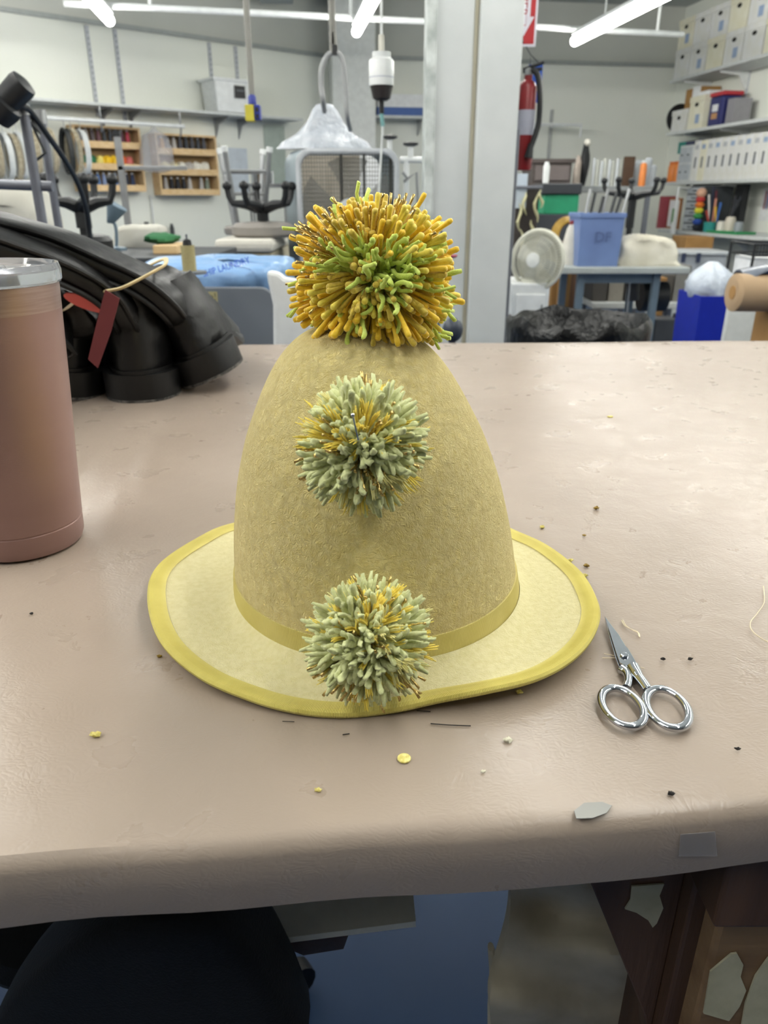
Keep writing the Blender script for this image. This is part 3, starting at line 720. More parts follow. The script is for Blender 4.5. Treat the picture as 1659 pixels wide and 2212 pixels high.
# ------------------------------------------------------------------ boots
m_leather = mat('black_leather', '0f0f10', 0.42, c2='09090a', cscale=9, bump=0.002, bscale=38, spec=0.45)
m_sole = mat('black_rubber', '0f0f10', 0.5, c2='0a0a0b', cscale=30, bump=0.0004, bscale=150)
m_scuff = mat('scuffed_sole_edge', '6d6a66', 0.8, c2='2a2928', cscale=160)
def outline(yc, hl, hw, z, n=32, taper_=0.12, off=(0, 0)):
    out = []
    for k in range(n):
        q = 2*pi*k/n; cx_, sy_ = cos(q), sin(q)
        x = hw*math.copysign(abs(cx_)**0.85, cx_)*(1 + taper_*sy_); y = yc + hl*math.copysign(abs(sy_)**0.9, sy_)
        out.append(Vector((x+off[0], y+off[1], z)))
    return out
def boot(name, label, loc, rotz, tilt, group=None, w=1.0, shaft=None, shaft_r=None, shaft_flat=0.36, up_prof=None):
    root = thing(name, label, 'boot', loc, group)
    R = Matrix.Translation(Vector(loc)) @ Matrix.Rotation(rotz, 4, 'Z') @ Matrix.Rotation(tilt, 4, 'Y')
    def tr(ring): return [R @ p for p in ring]
    hw = 0.046*w
    # heel block
    MB().loft([tr(outline(0.046, 0.046, hw*0.96, 0.0)), tr(outline(0.047, 0.0475, hw*0.99, 0.004)), tr(outline(0.049, 0.0495, hw*1.02, 0.030)), tr(outline(0.05, 0.0505, hw*1.03, 0.036))]).build('heel', m_sole, root, smooth=True, angle=0.7)
    MB().loft([tr(outline(0.046, 0.0475, hw*0.985, -0.0005)), tr(outline(0.046, 0.048, hw*1.0, 0.003))]).build('heel_tip', m_scuff, root, smooth=True, angle=0.7)
    # sole
    MB().loft([tr([Vector((p.x, p.y, p.z - 0.028*max(0, min(1, (p.y-0.09)/0.05)))) for p in outline(0.135, 0.134, hw*1.03, 0.033, taper_=0.05)]), tr([Vector((p.x, p.y, p.z - 0.028*max(0, min(1, (p.y-0.09)/0.05)))) for p in outline(0.135, 0.135, hw*1.05, 0.041, taper_=0.05)])]).build('sole', m_sole, root, smooth=True, angle=0.7)
    def dip(r): return [Vector((p.x, p.y, p.z - 0.026*max(0, min(1, (p.y-0.09)/0.06)))) for p in r]
    st = up_prof or [(0.134, 0.130, hw*0.97, 0.040), (0.132, 0.128, hw*1.0, 0.052), (0.122, 0.116, hw*0.98, 0.068), (0.100, 0.094, hw*0.92, 0.084), (0.082, 0.074, hw*0.82, 0.102), (0.072, 0.062, hw*0.74, 0.120), (0.066, 0.056, hw*0.72, 0.136)]
    rn = random.Random(int(loc[0]*1000)); rings = []
    for a, b, c, z in st:
        r = dip(outline(a, b, c, z))
        rings.append(tr([p + Vector((0.0022*sin(p.y*90+z*210), 0.0015*sin(p.z*160+p.x*120), 0)) for p in r]))
    MB().loft(rings, capA=True, capB=True).build('upper', m_leather, root, smooth=True, angle=1.2)
    if shaft:
        pts = spline([R @ Vector((0, 0.060, 0.055)), R @ Vector((0, 0.064, 0.098))] + [Vector(p) for p in shaft], 8)
        N = len(pts); rings = []
        for i, p in enumerate(pts):
            t = (pts[min(i+1, N-1)]-pts[max(i-1, 0)]).normalized()
            u = i/(N-1); a = Vector((0, 1, 0)); a = (a - t*a.dot(t)).normalized(); b = t.cross(a)
            f = min(1, u*2.4); f = f*f*(3-2*f); wa = 0.048 - 0.004*f; wb = hw*0.66*(1-f) + shaft_r*f
            ring = []
            for k in range(28):
                q = 2*pi*k/28; cc, ss = cos(q), sin(q)
                ring.append(p + a*wa*math.copysign(abs(cc)**0.8, cc) + b*wb*math.copysign(abs(ss)**0.8, ss)*(1+0.03*sin(u*20+q*2)))
            rings.append(ring)
        sh = MB().loft(rings).build('shaft', m_leather, root, smooth=True, angle=1.2)
        # piped seam along both edges of the flattened shaft facing the room
        for sg in (-1, 1):
            sm = []
            for i, p in enumerate(pts):
                if i < N*0.22: continue
                t = (pts[min(i+1, N-1)]-pts[max(i-1, 0)]).normalized(); a = Vector((0, 1, 0)); a = (a-t*a.dot(t)).normalized(); b = t.cross(a)
                sm.append(p - a*0.043 + b*sg*shaft_r*0.70)
            MB().tube(sm, 0.0035, 8).build('piping', m_leather, sh, smooth=True)
    return root
g_ = 'black leather riding boots lying on the table'
boot('riding_boot', 'black leather boot nearest the tumbler, upright heel toward the viewer', T(293, 873) + Vector((0, 0.006, 0.0)), radians(6), radians(0), g_, 1.08,
     [P(258, 640, 0.985), P(215, 606, 0.965), P(150, 574, 0.94), P(60, 542, 0.91), P(-60, 508, 0.88), P(-260, 465, 0.84)], 0.017)
boot('riding_boot', 'black leather boot nearest the hat, heel tilted up to the right', T(444, 866) + Vector((0.0, 0.035, 0.019)), radians(8), radians(-22), g_, 1.04,
     [P(352, 632, 1.02), P(305, 602, 1.0), P(240, 572, 0.985), P(130, 526, 0.96), P(15, 494, 0.94), P(-100, 468, 0.92), P(-280, 435, 0.88)], 0.016)
boot('riding_boot', 'black boot mostly hidden behind the tilted boot, only its heel edge showing', T(452, 800) + Vector((0.0, 0.02, 0.012)), radians(26), radians(-20), g_, 0.9, up_prof=[(0.134, 0.130, .04, 0.040), (0.132, 0.126, .041, 0.052), (0.130, 0.116, .036, 0.064), (0.14, 0.09, .02, 0.075)])
boot('riding_boot', 'black boot half hidden behind the tumbler, leaning left', T(150, 868) + Vector((-0.005, 0.0, 0.003)), radians(12), radians(7), g_, 1.0,
     [P(120, 700, 0.95), P(70, 650, 0.95), P(0, 620, 0.95), P(-120, 590, 0.93)], 0.018)
m_navy = mat('navy_cloth', '161b28', 0.7, c2='0f131d', cscale=20, bump=0.002, bscale=30)
tag(MB().blob(P(175, 765, 1.06), 0.055, 0.05, 0.045, 24, 14, 0.05, 3).build('cloth_shoe', m_navy, smooth=True), 'dark navy cloth shoe bunched behind the tumbler', 'shoe')
tag(MB().blob(P(180, 665, 1.12), 0.075, 0.06, 0.055, 24, 14, 0.06, 8).build('black_shoe', m_leather, smooth=True), 'black shoe heap behind the coral tag', 'shoe')
# rubber band round both shafts
m_band = mat('rubber_band', 'c9b78b', 0.6)
bpts = [P(232, 628, .91), P(262, 622, .895), P(300, 604, .905), P(335, 585, .92), P(357, 571, .95), P(352, 560, 1.05), P(300, 585, 1.08), P(240, 612, 1.04), P(228, 628, .97)]
tag(MB().tube(spline(bpts, 6, closed=True), 0.0036, 8, closed=True, flat=0.5).build('rubber_band', m_band, smooth=True), 'wide cream rubber band holding the boot shafts together', 'rubber band')
# dark red strip tag and coral oval tag
m_red = mat('dark_red_card', '66272a', 0.6, c2='5c2225', cscale=8); m_coral = mat('coral_card', 'f0706a', 0.5)
tag(MB().prism([P(227, 626, .885), P(258, 645, .885), P(238, 720, .885), P(211, 795, .885), P(190, 776, .885), P(208, 700, .885)], (0, 0.0015, 0)).build('red_strip', m_red), 'dark red card strip hanging beside the boot from the rubber band', 'tag')
ov = []
for k in range(24):
    q = 2*pi*k/24; x, y = 52*cos(q), 13*sin(q); a = radians(20)
    ov.append(P(186 + x*cos(a)-y*sin(a), 655 + x*sin(a)+y*cos(a), 0.93 + 0.0003*x))
tag(MB().prism(ov, (0, 0.002, 0.001)).build('coral_tag', m_coral), 'coral oval tag on a string between tumbler and boots', 'tag')
thr = MB().tube(spline([P(132, 672, .93), P(148, 664, .925), P(165, 650, .925), P(160, 652, .925), P(140, 668, .925)], 4), 0.0012, 6).build('tag_string', m_thread, smooth=True)
tag(thr, 'cream string tied to the coral tag', 'string')

# ------------------------------------------------------------------ under the table: chair, cloth bag
m_mesh = mat('black_chair_fabric', '0d1012', 0.85, c2='090b0d', cscale=300, bump=0.0006, bscale=500)
ch = thing('office_chair', 'black mesh office chair tucked under the near edge of the table', 'chair', (-0.16, 0.34, 0))
def chair_ring(y, z0_scale=1.0):
    px_ = [(-60, 2300), (0, 2190), (95, 2085), (170, 2022), (250, 1985), (330, 1965), (420, 1968), (480, 1990), (530, 2040), (575, 2110), (615, 2180), (660, 2290)]
    return spline([P(x, yy, 0.335) for x, yy in px_], 4)
base = chair_ring(0); cen = sum(base, Vector())/len(base)
rings = []
for k, (dy, sc_) in enumerate(((0.055, 0.90), (0.045, 0.97), (0.03, 1.0), (0.012, 1.0), (0.0, 0.985), (-0.006, 0.95), (-0.010, 0.80), (-0.012, 0.5))):
    rings.append([Vector((cen.x + (p.x-cen.x)*sc_, p.y + dy + 0.9*(p.x-cen.x)**2, cen.z + (p.z-cen.z)*(sc_ if p.z > cen.z else 1) )) for p in base])
MB().loft(rings).build('backrest', m_mesh, ch, smooth=True, angle=1.5)
MB().tube([(-0.16, 0.40, 0.62), (-0.16, 0.42, 0.5), (-0.18, 0.46, 0.43), (-0.26, 0.6, 0.42)], 0.022, 10).build('back_bracket', m_sole, ch, smooth=True)
MB().blob((-0.28, 0.66, 0.45), 0.18, 0.19, 0.04, 28, 10, 0, 0, power=0.7).build('seat', m_mesh, ch, smooth=True)
MB().tube([(-0.30, 0.66, 0.42), (-0.30, 0.66, 0.08)], 0.025, 12).build('gas_column', m_sole, ch, smooth=True)
for k in range(5):
    a = 2*pi*k/5+pi/5; e = Vector((-0.30+0.2*cos(a), 0.66+0.2*sin(a), 0.07))
    MB().tube([(-0.30, 0.66, 0.11), e], [0.026, 0.016], 8).build('base_arm', m_sole, ch, smooth=True)
    MB().tube([e+Vector((-0.012*sin(a), 0.012*cos(a), -0.04)), e+Vector((0.012*sin(a), -0.012*cos(a), -0.04))], 0.03, 14).build('caster', m_sole, ch, smooth=True)
m_canvas = mat('unbleached_canvas', 'c0b8a4', 0.9, c2='b0a893', cscale=30, bump=0.0012, bscale=50)
# canvas bundle hanging below the table beside the wooden leg
cl = thing('canvas_bundle', 'unbleached canvas cloth hanging in folds under the table beside the leg', 'cloth', P(1230, 2212, 0.42))
grid = []
for j in range(25):
    v = j/24; row = []
    yL = 1885 + (2420-1885)*v
    xl = 1100 - 25*min(1, v*2) + 12*sin(v*9) - 10*v; xr = 1292 + 200*v
    for i in range(33):
        u = i/32; fold = 0.010*sin(v*9+u*1.5) + 0.006*sin(v*21-u*3) + 0.004*sin(u*7-v*5)
        edge = 0.05*(abs(u-0.5)*2)**4
        row.append(P(xl+(xr-xl)*u, yL, 0.385 + fold + edge*0))
    grid.append(row)
th = [[p + Vector((0, 0.012, 0)) for p in r] for r in grid]
mb = MB()
mb.loft([r + list(reversed(t)) for r, t in zip(grid, th)])
mb.build('cloth', m_canvas, cl, smooth=True, angle=1)
mb = MB(); fold = []
for j in range(7):
    v = j/6; fold.append(P(1060+22*v+6*sin(v*7), 2045+250*v, 0.40))
mb.tube(fold, [0.004, .008, .009, .010, .010, .011, .011], 10, flat=0.6).build('folded_edge', m_canvas, cl, smooth=True)
# ================================================================== workshop behind the table
m_black_p = mat('black_plastic', '1a1c1f', 0.45); m_grey_t = mat('grey_steel_tube', '6c6f78', 0.4, 0.3); m_silver = mat('satin_aluminium', 'a6a8aa', 0.32, 0.7)
m_white_p = mat('white_plastic', 'dfe2e2', 0.4); m_cable = mat('grey_cable', '83827c', 0.6); m_shelf = mat('white_laminate', 'c9cdcc', 0.4)
m_card = mat('cardboard', 'a37c4b', 0.85, c2='946f41', cscale=10); m_paperw = mat('white_paper', 'e3e5e6', 0.7)
def bx(name, label, cat, x0, y0, x1, y1, Y, d, m, group=None, bev=0.004, zb=None, parent=None):
    """upright box whose front face spans the given pixels at ground distance Y"""
    ym_ = (y0+y1)/2
    a, b = P(x0, ym_, Y), P(x1, ym_, Y); zt = P((x0+x1)/2, y0, Y).z; z0 = P((x0+x1)/2, y1, Y).z if zb is None else zb
    mb = MB().box(a.x, b.x, Y, Y+d, z0, zt)
    if parent is not None: return mb.build(name, m, parent, bevel=bev)
    return tag(mb.build(name, m, bevel=bev), label, cat, group)
def pipe(pts, r, name, m, parent=None, n=10, sm=True): return MB().tube(pts, r, n).build(name, m, parent, smooth=sm)

# ---- left wall: slotted standards, shelf, hanging rail
for px, zt, zb_ in ((196, TR-0.03, 1.80), (256, TR-0.03, 1.76), (456, TR-0.03, 1.80), (512, TR-0.03, 1.80)):
    t = Ls(px, 0.0, 2.2); mb = MB().obox(Lw(t, 0.008, (zt+zb_)/2), LD*0.016, LN*0.008, Zv*(zt-zb_)/2)
    st = mb.build('shelf_standard', mat('slotted_white_metal', 'b9bdc3', 0.45), org=Lw(t, 0, zb_), bevel=0.002)
    tag(st, 'white slotted shelf standard on the left wall, %s from the left' % ORD[[196, 256, 456, 512].index(px)], 'shelf standard', 'slotted standards on the left wall')
    sl = MB()
    k = 0; z = zb_+0.03
    while z < zt-0.02:
        sl.obox(Lw(t, 0.0165, z), LD*0.005, LN*0.001, Zv*0.011); z += 0.042
    so = sl.build('slots', mat('slot_shadow_grey', '7e838b', 0.7), st); so['kind'] = 'stuff'
t0, t1 = Ls(640, 0.18, 1.85), Ls(-60, 0.18, 1.93)
sh = thing('wall_shelf', 'long white shelf along the left wall above the hanging rail', 'shelf', Lw((t0+t1)/2, 0.1, 1.85))
MB().obox(Lw((t0+t1)/2, 0.15, 1.865), LD*(t1-t0)/2, LN*0.15, Zv*0.011).build('board', m_shelf, sh, bevel=0.003)
for px in (225, 285, 470, 520):
    t = Ls(px, 0.05, 1.8)
    MB().prism([Lw(t, 0.005, 1.85), Lw(t, 0.26, 1.85), Lw(t, 0.24, 1.83), Lw(t, 0.08, 1.79), Lw(t, 0.005, 1.68)], LD*0.008).build('bracket', m_silver, sh)
hr = thing('hanging_rail', 'white round clothes rail under the left wall shelf', 'rail', Lw(2.5, 0.27, 1.74))
r0, r1 = Lw(Ls(398, 0.27, 1.74), 0.27, 1.74), Lw(Ls(-60, 0.27, 1.74), 0.27, 1.74)
pipe([r0, r1], 0.017, 'rail_tube', m_white_p, hr)
for px in (218, 390, 60):
    t = Ls(px, 0.27, 1.74); pipe([Lw(t, 0.27, 1.85), Lw(t, 0.27, 1.70), Lw(t, 0.25, 1.66)], 0.008, 'rail_hook', m_silver, hr)
# white bin with black label on the shelf
t = Ls(489, 0.16, 1.95); bn = thing('storage_bin', 'white plastic storage bin with a black label on the left wall shelf', 'bin', Lw(t, 0.15, 1.876))
def tub(c, U, V, h, top=1.12, n=1):
    c = Vector(c); lo = [c + U*a + V*b for a, b in ((-1, -1), (1, -1), (1, 1), (-1, 1))]; hi = [c + Zv*h + U*a*top + V*b*top for a, b in ((-1, -1), (1, -1), (1, 1), (-1, 1))]
    return lo, hi
lo, hi = tub(Lw(t, 0.175, 1.877), LD*0.17, LN*0.12, 0.27)
MB().loft([lo, hi]).build('body', m_white_p, bn, bevel=0.012)
lo2, hi2 = tub(Lw(t, 0.175, 2.13), LD*0.21, LN*0.15, 0.025, 1.0)
MB().loft([lo2, hi2]).build('rim', m_white_p, bn, bevel=0.006)
MB().obox(Lw(t-0.06, 0.319, 2.05), LD*0.055, LN*0.004, Zv*0.05).build('label_card', m_black_p, bn)
MB().obox(Lw(t-0.06, 0.324, 2.06), LD*0.04, LN*0.001, Zv*0.005).build('label_writing', mat('grey_ink', '6d7075', .8), bn)

# ---- reels and loops hanging from the rail
m_rope = mat('cream_cording', 'b7ae98', 0.8, c2='8f8670', cscale=60); m_wire = mat('black_wire', '2a2d2e', 0.5); m_plw = mat('clear_tubing', 'cfd3d3', 0.3)
coil_spec = [(-12, 1.46, m_rope, 'cream cording coil at the far left end of the rail'), (12, 1.45, m_plw, 'clear tubing coil, second on the rail from the left'), (28, 1.44, m_rope, 'cream coil right behind the grey post'), (42, 1.46, m_plw, 'pale coil beside the grey post'),
 (72, 1.47, m_rope, 'tan coil between the two grey posts'), (110, 1.50, m_rope, 'small cream coil just right of the second grey post'), (146, 1.50, m_wire, 'black wire coil on the hanging rail'), (160, 1.50, m_rope, 'tan coil tied with tape next to the black coil'), (180, 1.50, m_plw, 'large white tubing coil beside the wooden cabinet')]
rnc = random.Random(4)
for px, zc, m_, lb in coil_spec:
    t = Ls(px, 0.27, 1.5); o_ = Lw(t, 0.27, 0)
    c = thing('hanging_coil', lb, 'coil', (o_.x, o_.y, zc-0.19), 'coils hanging from the rail')
    axis = (LD*0.8 + LN*rnc.uniform(0.2, 0.6)).normalized(); e2 = axis.cross(Zv).normalized()
    mb = MB()
    for j in range(5):
        pts = []
        ra_ = 0.06*rnc.uniform(.9, 1.1); rb = 0.165*rnc.uniform(.93, 1.04)
        for k in range(24):
            q = 2*pi*k/24; pts.append(o_ + axis*(j-2)*0.010 + Zv*(zc + rb*sin(q)) + e2*ra_*cos(q))
        mb.tube(pts, 0.008, 6, closed=True)
    mb.build('coil_turns', m_, c, smooth=True)
    MB().tube([o_+Zv*(zc+0.155), o_+Zv*1.745], 0.003, 5).build('hook_wire', m_silver, c)
# clear bag hanging from the rail
def draped_bag(name, label, apex, pts_r, m, seed, squash=(1, 1), cat='bag'):
    rn = random.Random(seed); rings = []; n = 40
    ph = [(rn.uniform(0, 6), rn.randint(3, 9)) for _ in range(4)]
    for z, r in pts_r:
        ring = []
        for k in range(n):
            q = 2*pi*k/n; d = 1 + 0.10*sum(sin(f*q + p + z*25) for p, f in ph)/2
            ring.append(Vector(apex) + Vector((r*squash[0]*cos(q)*d, r*squash[1]*sin(q)*d, z)))
        rings.append(ring)
    return tag(MB().loft(rings).build(name, m, smooth=True, angle=1.5), label, cat)
m_bagc = mat('clear_film', 'cfd0d8', 0.2, alpha=0.33, bump=0.02, bscale=14, spec=0.8)
ap = Lw(Ls(335, 0.27, 1.6), 0.27, 1.735)
draped_bag('plastic_bag', 'clear plastic bag hanging on the rail between the two wooden cabinets', ap, [(0, 0.005), (-0.04, 0.03), (-0.08, 0.10), (-0.2, 0.14), (-0.32, 0.15), (-0.36, 0.12), (-0.38, 0.05)], m_bagc, 3, (1, .6))
# ---- wooden thread cabinets
def cabinet(pxl, pxr, z0, z1, label, rows, name='thread_cabinet'):
    tl, tr_ = Ls(pxl, 0.15, 1.5), Ls(pxr, 0.15, 1.5); tm, hw = (tl+tr_)/2, (tl-tr_)/2
    r = thing(name, label, 'cabinet', Lw(tm, 0.07, z0))
    D = 0.075
    for s_ in (-1, 1): MB().obox(Lw(tm + s_*(hw-0.008), D, (z0+z1)/2), LD*0.008, LN*D, Zv*(z1-z0)/2).build('side_panel', m_pine, r, bevel=0.001)
    MB().obox(Lw(tm, D, z1-0.008), LD*(hw-0.017), LN*D, Zv*0.008).build('top_panel', m_pine, r)
    MB().obox(Lw(tm, 0.004, (z0+z1)/2), LD*(hw-0.017), LN*0.003, Zv*((z1-z0)/2-0.017)).build('back_panel', mat('dim_plywood', 'a58a63', 0.7), r)
    hs = (z1-z0)/3
    for k in range(3):
        zz = z0 + hs*k
        MB().obox(Lw(tm, D, zz+0.008), LD*(hw-0.017), LN*D, Zv*0.007).build('shelf', m_pine, r)
        MB().obox(Lw(tm, 2*D-0.005, zz+0.028), LD*(hw-0.0165), LN*0.006, Zv*0.026).build('front_lip', m_pine, r, bevel=0.002)
    kn = ('bottom', 'middle', 'top')
    for k, row in enumerate(rows):
        n = len(row); zz = z0 + hs*k + 0.0165
        for i, (hexc, kind) in enumerate(row):
            if hexc is None: continue
            tt = tm + (hw-0.06)*(1-2*(i+0.5)/n); c = Lw(tt, 0.07, zz)
            m_ = mat('thread_' + hexc, hexc, 0.6, c2=hexc)
            lb = '%s %s on the %s shelf of the %s, %s from left' % (CN.get(hexc, 'dark'), 'thread cone' if kind == 'c' else 'folded bundle', kn[k], 'left cabinet' if 'left' in label else 'right cabinet', ORD[i])
            g = ('thread cones' if kind == 'c' else 'bundles') + ' on the %s shelf of the %s' % (kn[k], 'left cabinet' if 'left' in label else 'right cabinet')
            w_ = (hw-0.06)/n
            if kind == 'c':
                o = thing('thread_cone', lb, 'thread', c, g)
                MB().lathe([(w_*0.95, 0), (w_*0.95, 0.006), (w_*0.55, 0.12), (w_*0.3, 0.125)], c, 12).build('thread', m_, o, smooth=True, angle=0.6)
                MB().lathe([(w_*0.35, 0.125), (w_*0.3, 0.14)], c, 8).build('cone_tip', m_paperw, o)
            else:
                o = MB().blob(c+Zv*0.05, w_*1.05, 0.05, 0.05, 14, 8, 0.08, i*3+k, power=0.8).build('fabric_bundle', m_, smooth=True)
                tag(o, lb, 'fabric', g)
CN = {'3a3f47': 'dark grey', '5b5358': 'brown grey', '6d4a52': 'dusky', '5a2840': 'plum', 'b03a50': 'crimson', '1f6b4a': 'dark green', 'e6d77a': 'pale yellow', 'e8c02c': 'yellow', 'e0682e': 'orange', 'c96a66': 'pink', '2f62b0': 'bright blue', '4a6ea0': 'mid blue', '7c8db0': 'grey blue', '2b3a5c': 'navy', '23283a': 'deep navy', 'c99540': 'amber', 'a8a6a4': 'light grey', '4b4d55': 'slate', 'e8e6dc': 'white', 'f0e6b8': 'cream', '20222a': 'black', 'b8b4b0': 'pale grey', '7a8578': 'sage grey'}
cabinet(164, 308, 1.20, 1.715, 'left wooden thread cabinet with three lipped shelves on the wall',
 [[('a8a6a4', 'c'), ('2f62b0', 'c'), ('4a6ea0', 'c'), ('7c8db0', 'c'), ('7c8db0', 'c'), ('4a6ea0', 'c'), ('2b3a5c', 'c'), ('23283a', 'c'), ('2b3a5c', 'c')],
  [('1f6b4a', 'b'), ('1f6b4a', 'b'), ('e6d77a', 'b'), ('e8c02c', 'b'), ('e8c02c', 'b'), ('e0682e', 'b'), ('c96a66', 'b')],
  [('5b5358', 'c'), ('a8a6a4', 'c'), ('5b5358', 'c'), ('6d4a52', 'c'), ('3a3f47', 'c'), ('3a3f47', 'c'), ('5a2840', 'c'), ('5a2840', 'c'), ('b03a50', 'c')]])
cabinet(340, 470, 1.17, 1.685, 'wooden thread cabinet on the wall, the one farther right',
 [[('a8a6a4', 'c'), ('20222a', 'c'), ('20222a', 'c'), ('20222a', 'c'), ('b8b4b0', 'c'), (None, 'c'), ('a8a6a4', 'c'), ('7a8578', 'c')],
  [('f0e6b8', 'b'), ('f0e6b8', 'b'), ('e8e6dc', 'b'), ('b8b4b0', 'b'), ('e8e6dc', 'b'), ('e8e6dc', 'b')],
  [('c99540', 'c'), ('a8a6a4', 'c'), ('b8b4b0', 'c'), ('4b4d55', 'c'), ('3a3f47', 'c'), ('4b4d55', 'c'), ('3a3f47', 'c'), ('4b4d55', 'c')]])
# pale board, panel and small shelf on the left wall
def wallpanel(name, label, cat, px0, px1, z0, z1, m, off=0.002, th=0.012, fn=Lw, sv=Ls):
    a, b = sv(px0, off, (z0+z1)/2), sv(px1, off, (z0+z1)/2)
    U = (fn(b, 0, 0)-fn(a, 0, 0))/2; N = LN if fn is Lw else (BN if fn is Bw else RN)
    return tag(MB().obox(fn((a+b)/2, off+th/2, (z0+z1)/2), U, N*th/2, Zv*(z1-z0)/2).build(name, m, bevel=0.002), label, cat)
wallpanel('pale_board', 'pale blue white board leaning on the wall behind the metal stools', 'board', 490, 535, 1.18, 1.60, mat('pale_blue_board', 'c4cdd6', 0.5))
wallpanel('notice_panel', 'tall greenish panel on the wall left of the box fan', 'panel', 572, 616, 1.25, 1.82, mat('sea_green_panel', 'a9b5ac', 0.3))
t = Ls(345, 0.06, 0.8)
ws = thing('small_wall_shelf', 'small dark green shelf low on the left wall', 'shelf', Lw(t, 0.06, 0.80))
MB().obox(Lw(t, 0.07, 0.80), LD*0.17, LN*0.07, Zv*0.01).build('board', mat('dark_green_paint', '4b5a4c', 0.5), ws)
MB().obox(Lw(t, 0.01, 0.75), LD*0.12, LN*0.008, Zv*0.045).build('backplate', MATS['dark_green_paint'], ws)
for i, (dt, h, r, c, nm_) in enumerate(((0.12, 0.13, 0.035, '3d4246', 'dark jar'), (0.04, 0.09, 0.03, '55604c', 'olive jar'), (-0.13, 0.11, 0.022, '33383c', 'thin dark bottle'))):
    tag(MB().lathe([(r, 0), (r, h*0.7), (r*0.6, h*0.85), (r*0.6, h)], Lw(t+dt, 0.07, 0.811), 14).build('jar', mat('jar_'+c, c, 0.4), smooth=True, angle=.6), nm_ + ' on the small green wall shelf', 'jar')
cu = Ls(328, 0, 1.0); tag(pipe([Lw(cu, 0.02, 1.17), Lw(cu, 0.02, 0.86)], 0.008, 'wall_conduit', m_white_p), 'thin white conduit down the wall below the cabinets', 'conduit')

# ---- grey double post stand, work lamp
gs = thing('garment_rack', 'grey steel rack with two posts and a crossbar, far left', 'rack', (P(75, 400, 1.9).x, 1.9, 0))
pa_, pb_ = P(62, 350, 1.85), P(92, 350, 1.95)
def vpost(px, pyt, Y, r, m, parent, nm_='post', zb_=0):
    p = P(px, pyt, Y); return pipe([(p.x, p.y, zb_), (p.x, p.y, p.z)], r, nm_, m, parent, 14)
vpost(52, 245, 1.85, 0.0095*1.15, m_grey_t, gs); vpost(90, 262, 1.98, 0.0095, m_grey_t, gs)
vc = P(52, 238, 1.85); pipe([(vc.x, vc.y, vc.z-0.01), (vc.x, vc.y, vc.z+0.012)], 0.0135, 'collar', m_silver, gs, 14)
vc = P(90, 258, 1.98); pipe([(vc.x, vc.y, vc.z-0.01), (vc.x, vc.y, vc.z+0.02)], 0.0125, 'collar', m_silver, gs, 14)
pipe([P(-60, 396, 1.86), P(114, 403, 1.86)], 0.011, 'crossbar', m_grey_t, gs, 12)
a = P(20, 700, 1.85)
pipe([(P(52, 245, 1.85).x-0.3, 1.85, 0.02), (P(92, 262, 1.98).x+0.3, 1.98, 0.02)], 0.02, 'foot_bar', m_grey_t, gs, 10)
wl = thing('work_lamp', 'black gooseneck work lamp bending over the grey rack', 'lamp', (P(195, 540, 2.05).x, 2.05, 0.0))
hd = P(25, 207, 1.8)
ax = (P(50, 185, 1.8)-P(5, 232, 1.8)).normalized()
MB().lathe([(0.012, 0.045), (0.027, 0.04), (0.029, 0.03), (0.027, -0.012), (0.037, -0.016), (0.039, -0.03), (0.036, -0.055), (0.01, -0.058)], hd, 24, axis=ax).build('lamp_head', m_black_p, wl, smooth=True, angle=0.6)
nk = spline([P(28, 218, 1.8), P(45, 228, 1.82), P(65, 240, 1.85), P(105, 295, 1.9), P(140, 345, 1.95), P(170, 400, 2.0), P(186, 450, 2.03), P(193, 500, 2.05), P(198, 545, 2.05)], 6)
pipe(nk, 0.0068, 'gooseneck', m_black_p, wl, 10)
e = nk[-1]; pipe([e, (e.x, e.y, 0.03)], 0.009, 'stem', m_black_p, wl, 10)
MB().lathe([(0.14, 0), (0.14, 0.015), (0.03, 0.03)], (e.x, e.y, 0), 28).build('base', m_black_p, wl, smooth=True, angle=.5)
pipe([P(62, 245, 1.86), P(88, 290, 1.87), P(66, 262, 1.86), P(98, 330, 1.88), P(80, 345, 1.88)], 0.0035, 'cable', m_wire, wl, 6)
# silver T stand
ts = thing('t_stand', 'silver square tube stand with a side arm in front of the cabinets', 'stand', (P(262, 500, 3.15).x, 3.15, 0))
p = P(253, 295, 3.15); MB().box(p.x-0.011, p.x+0.011, 3.139, 3.161, 0, p.z).build('post', m_silver, ts, bevel=0.001)
MB().box(p.x-0.014, p.x+0.014, 3.136, 3.164, p.z, p.z+0.02).build('end_cap', m_black_p, ts)
q0, q1 = P(262, 363, 3.15), P(404, 367, 3.15); MB().box(q0.x-0.01, q1.x, 3.139, 3.161, q0.z-0.007, q0.z+0.007).build('side_arm', m_silver, ts, bevel=0.001)
MB().box(p.x-0.2, p.x+0.2, 3.12, 3.18, 0, 0.03).build('foot_bar', m_silver, ts); MB().box(p.x-0.02, p.x+0.02, 3.06, 3.40, 0, 0.028).build('foot_bar', m_silver, ts)
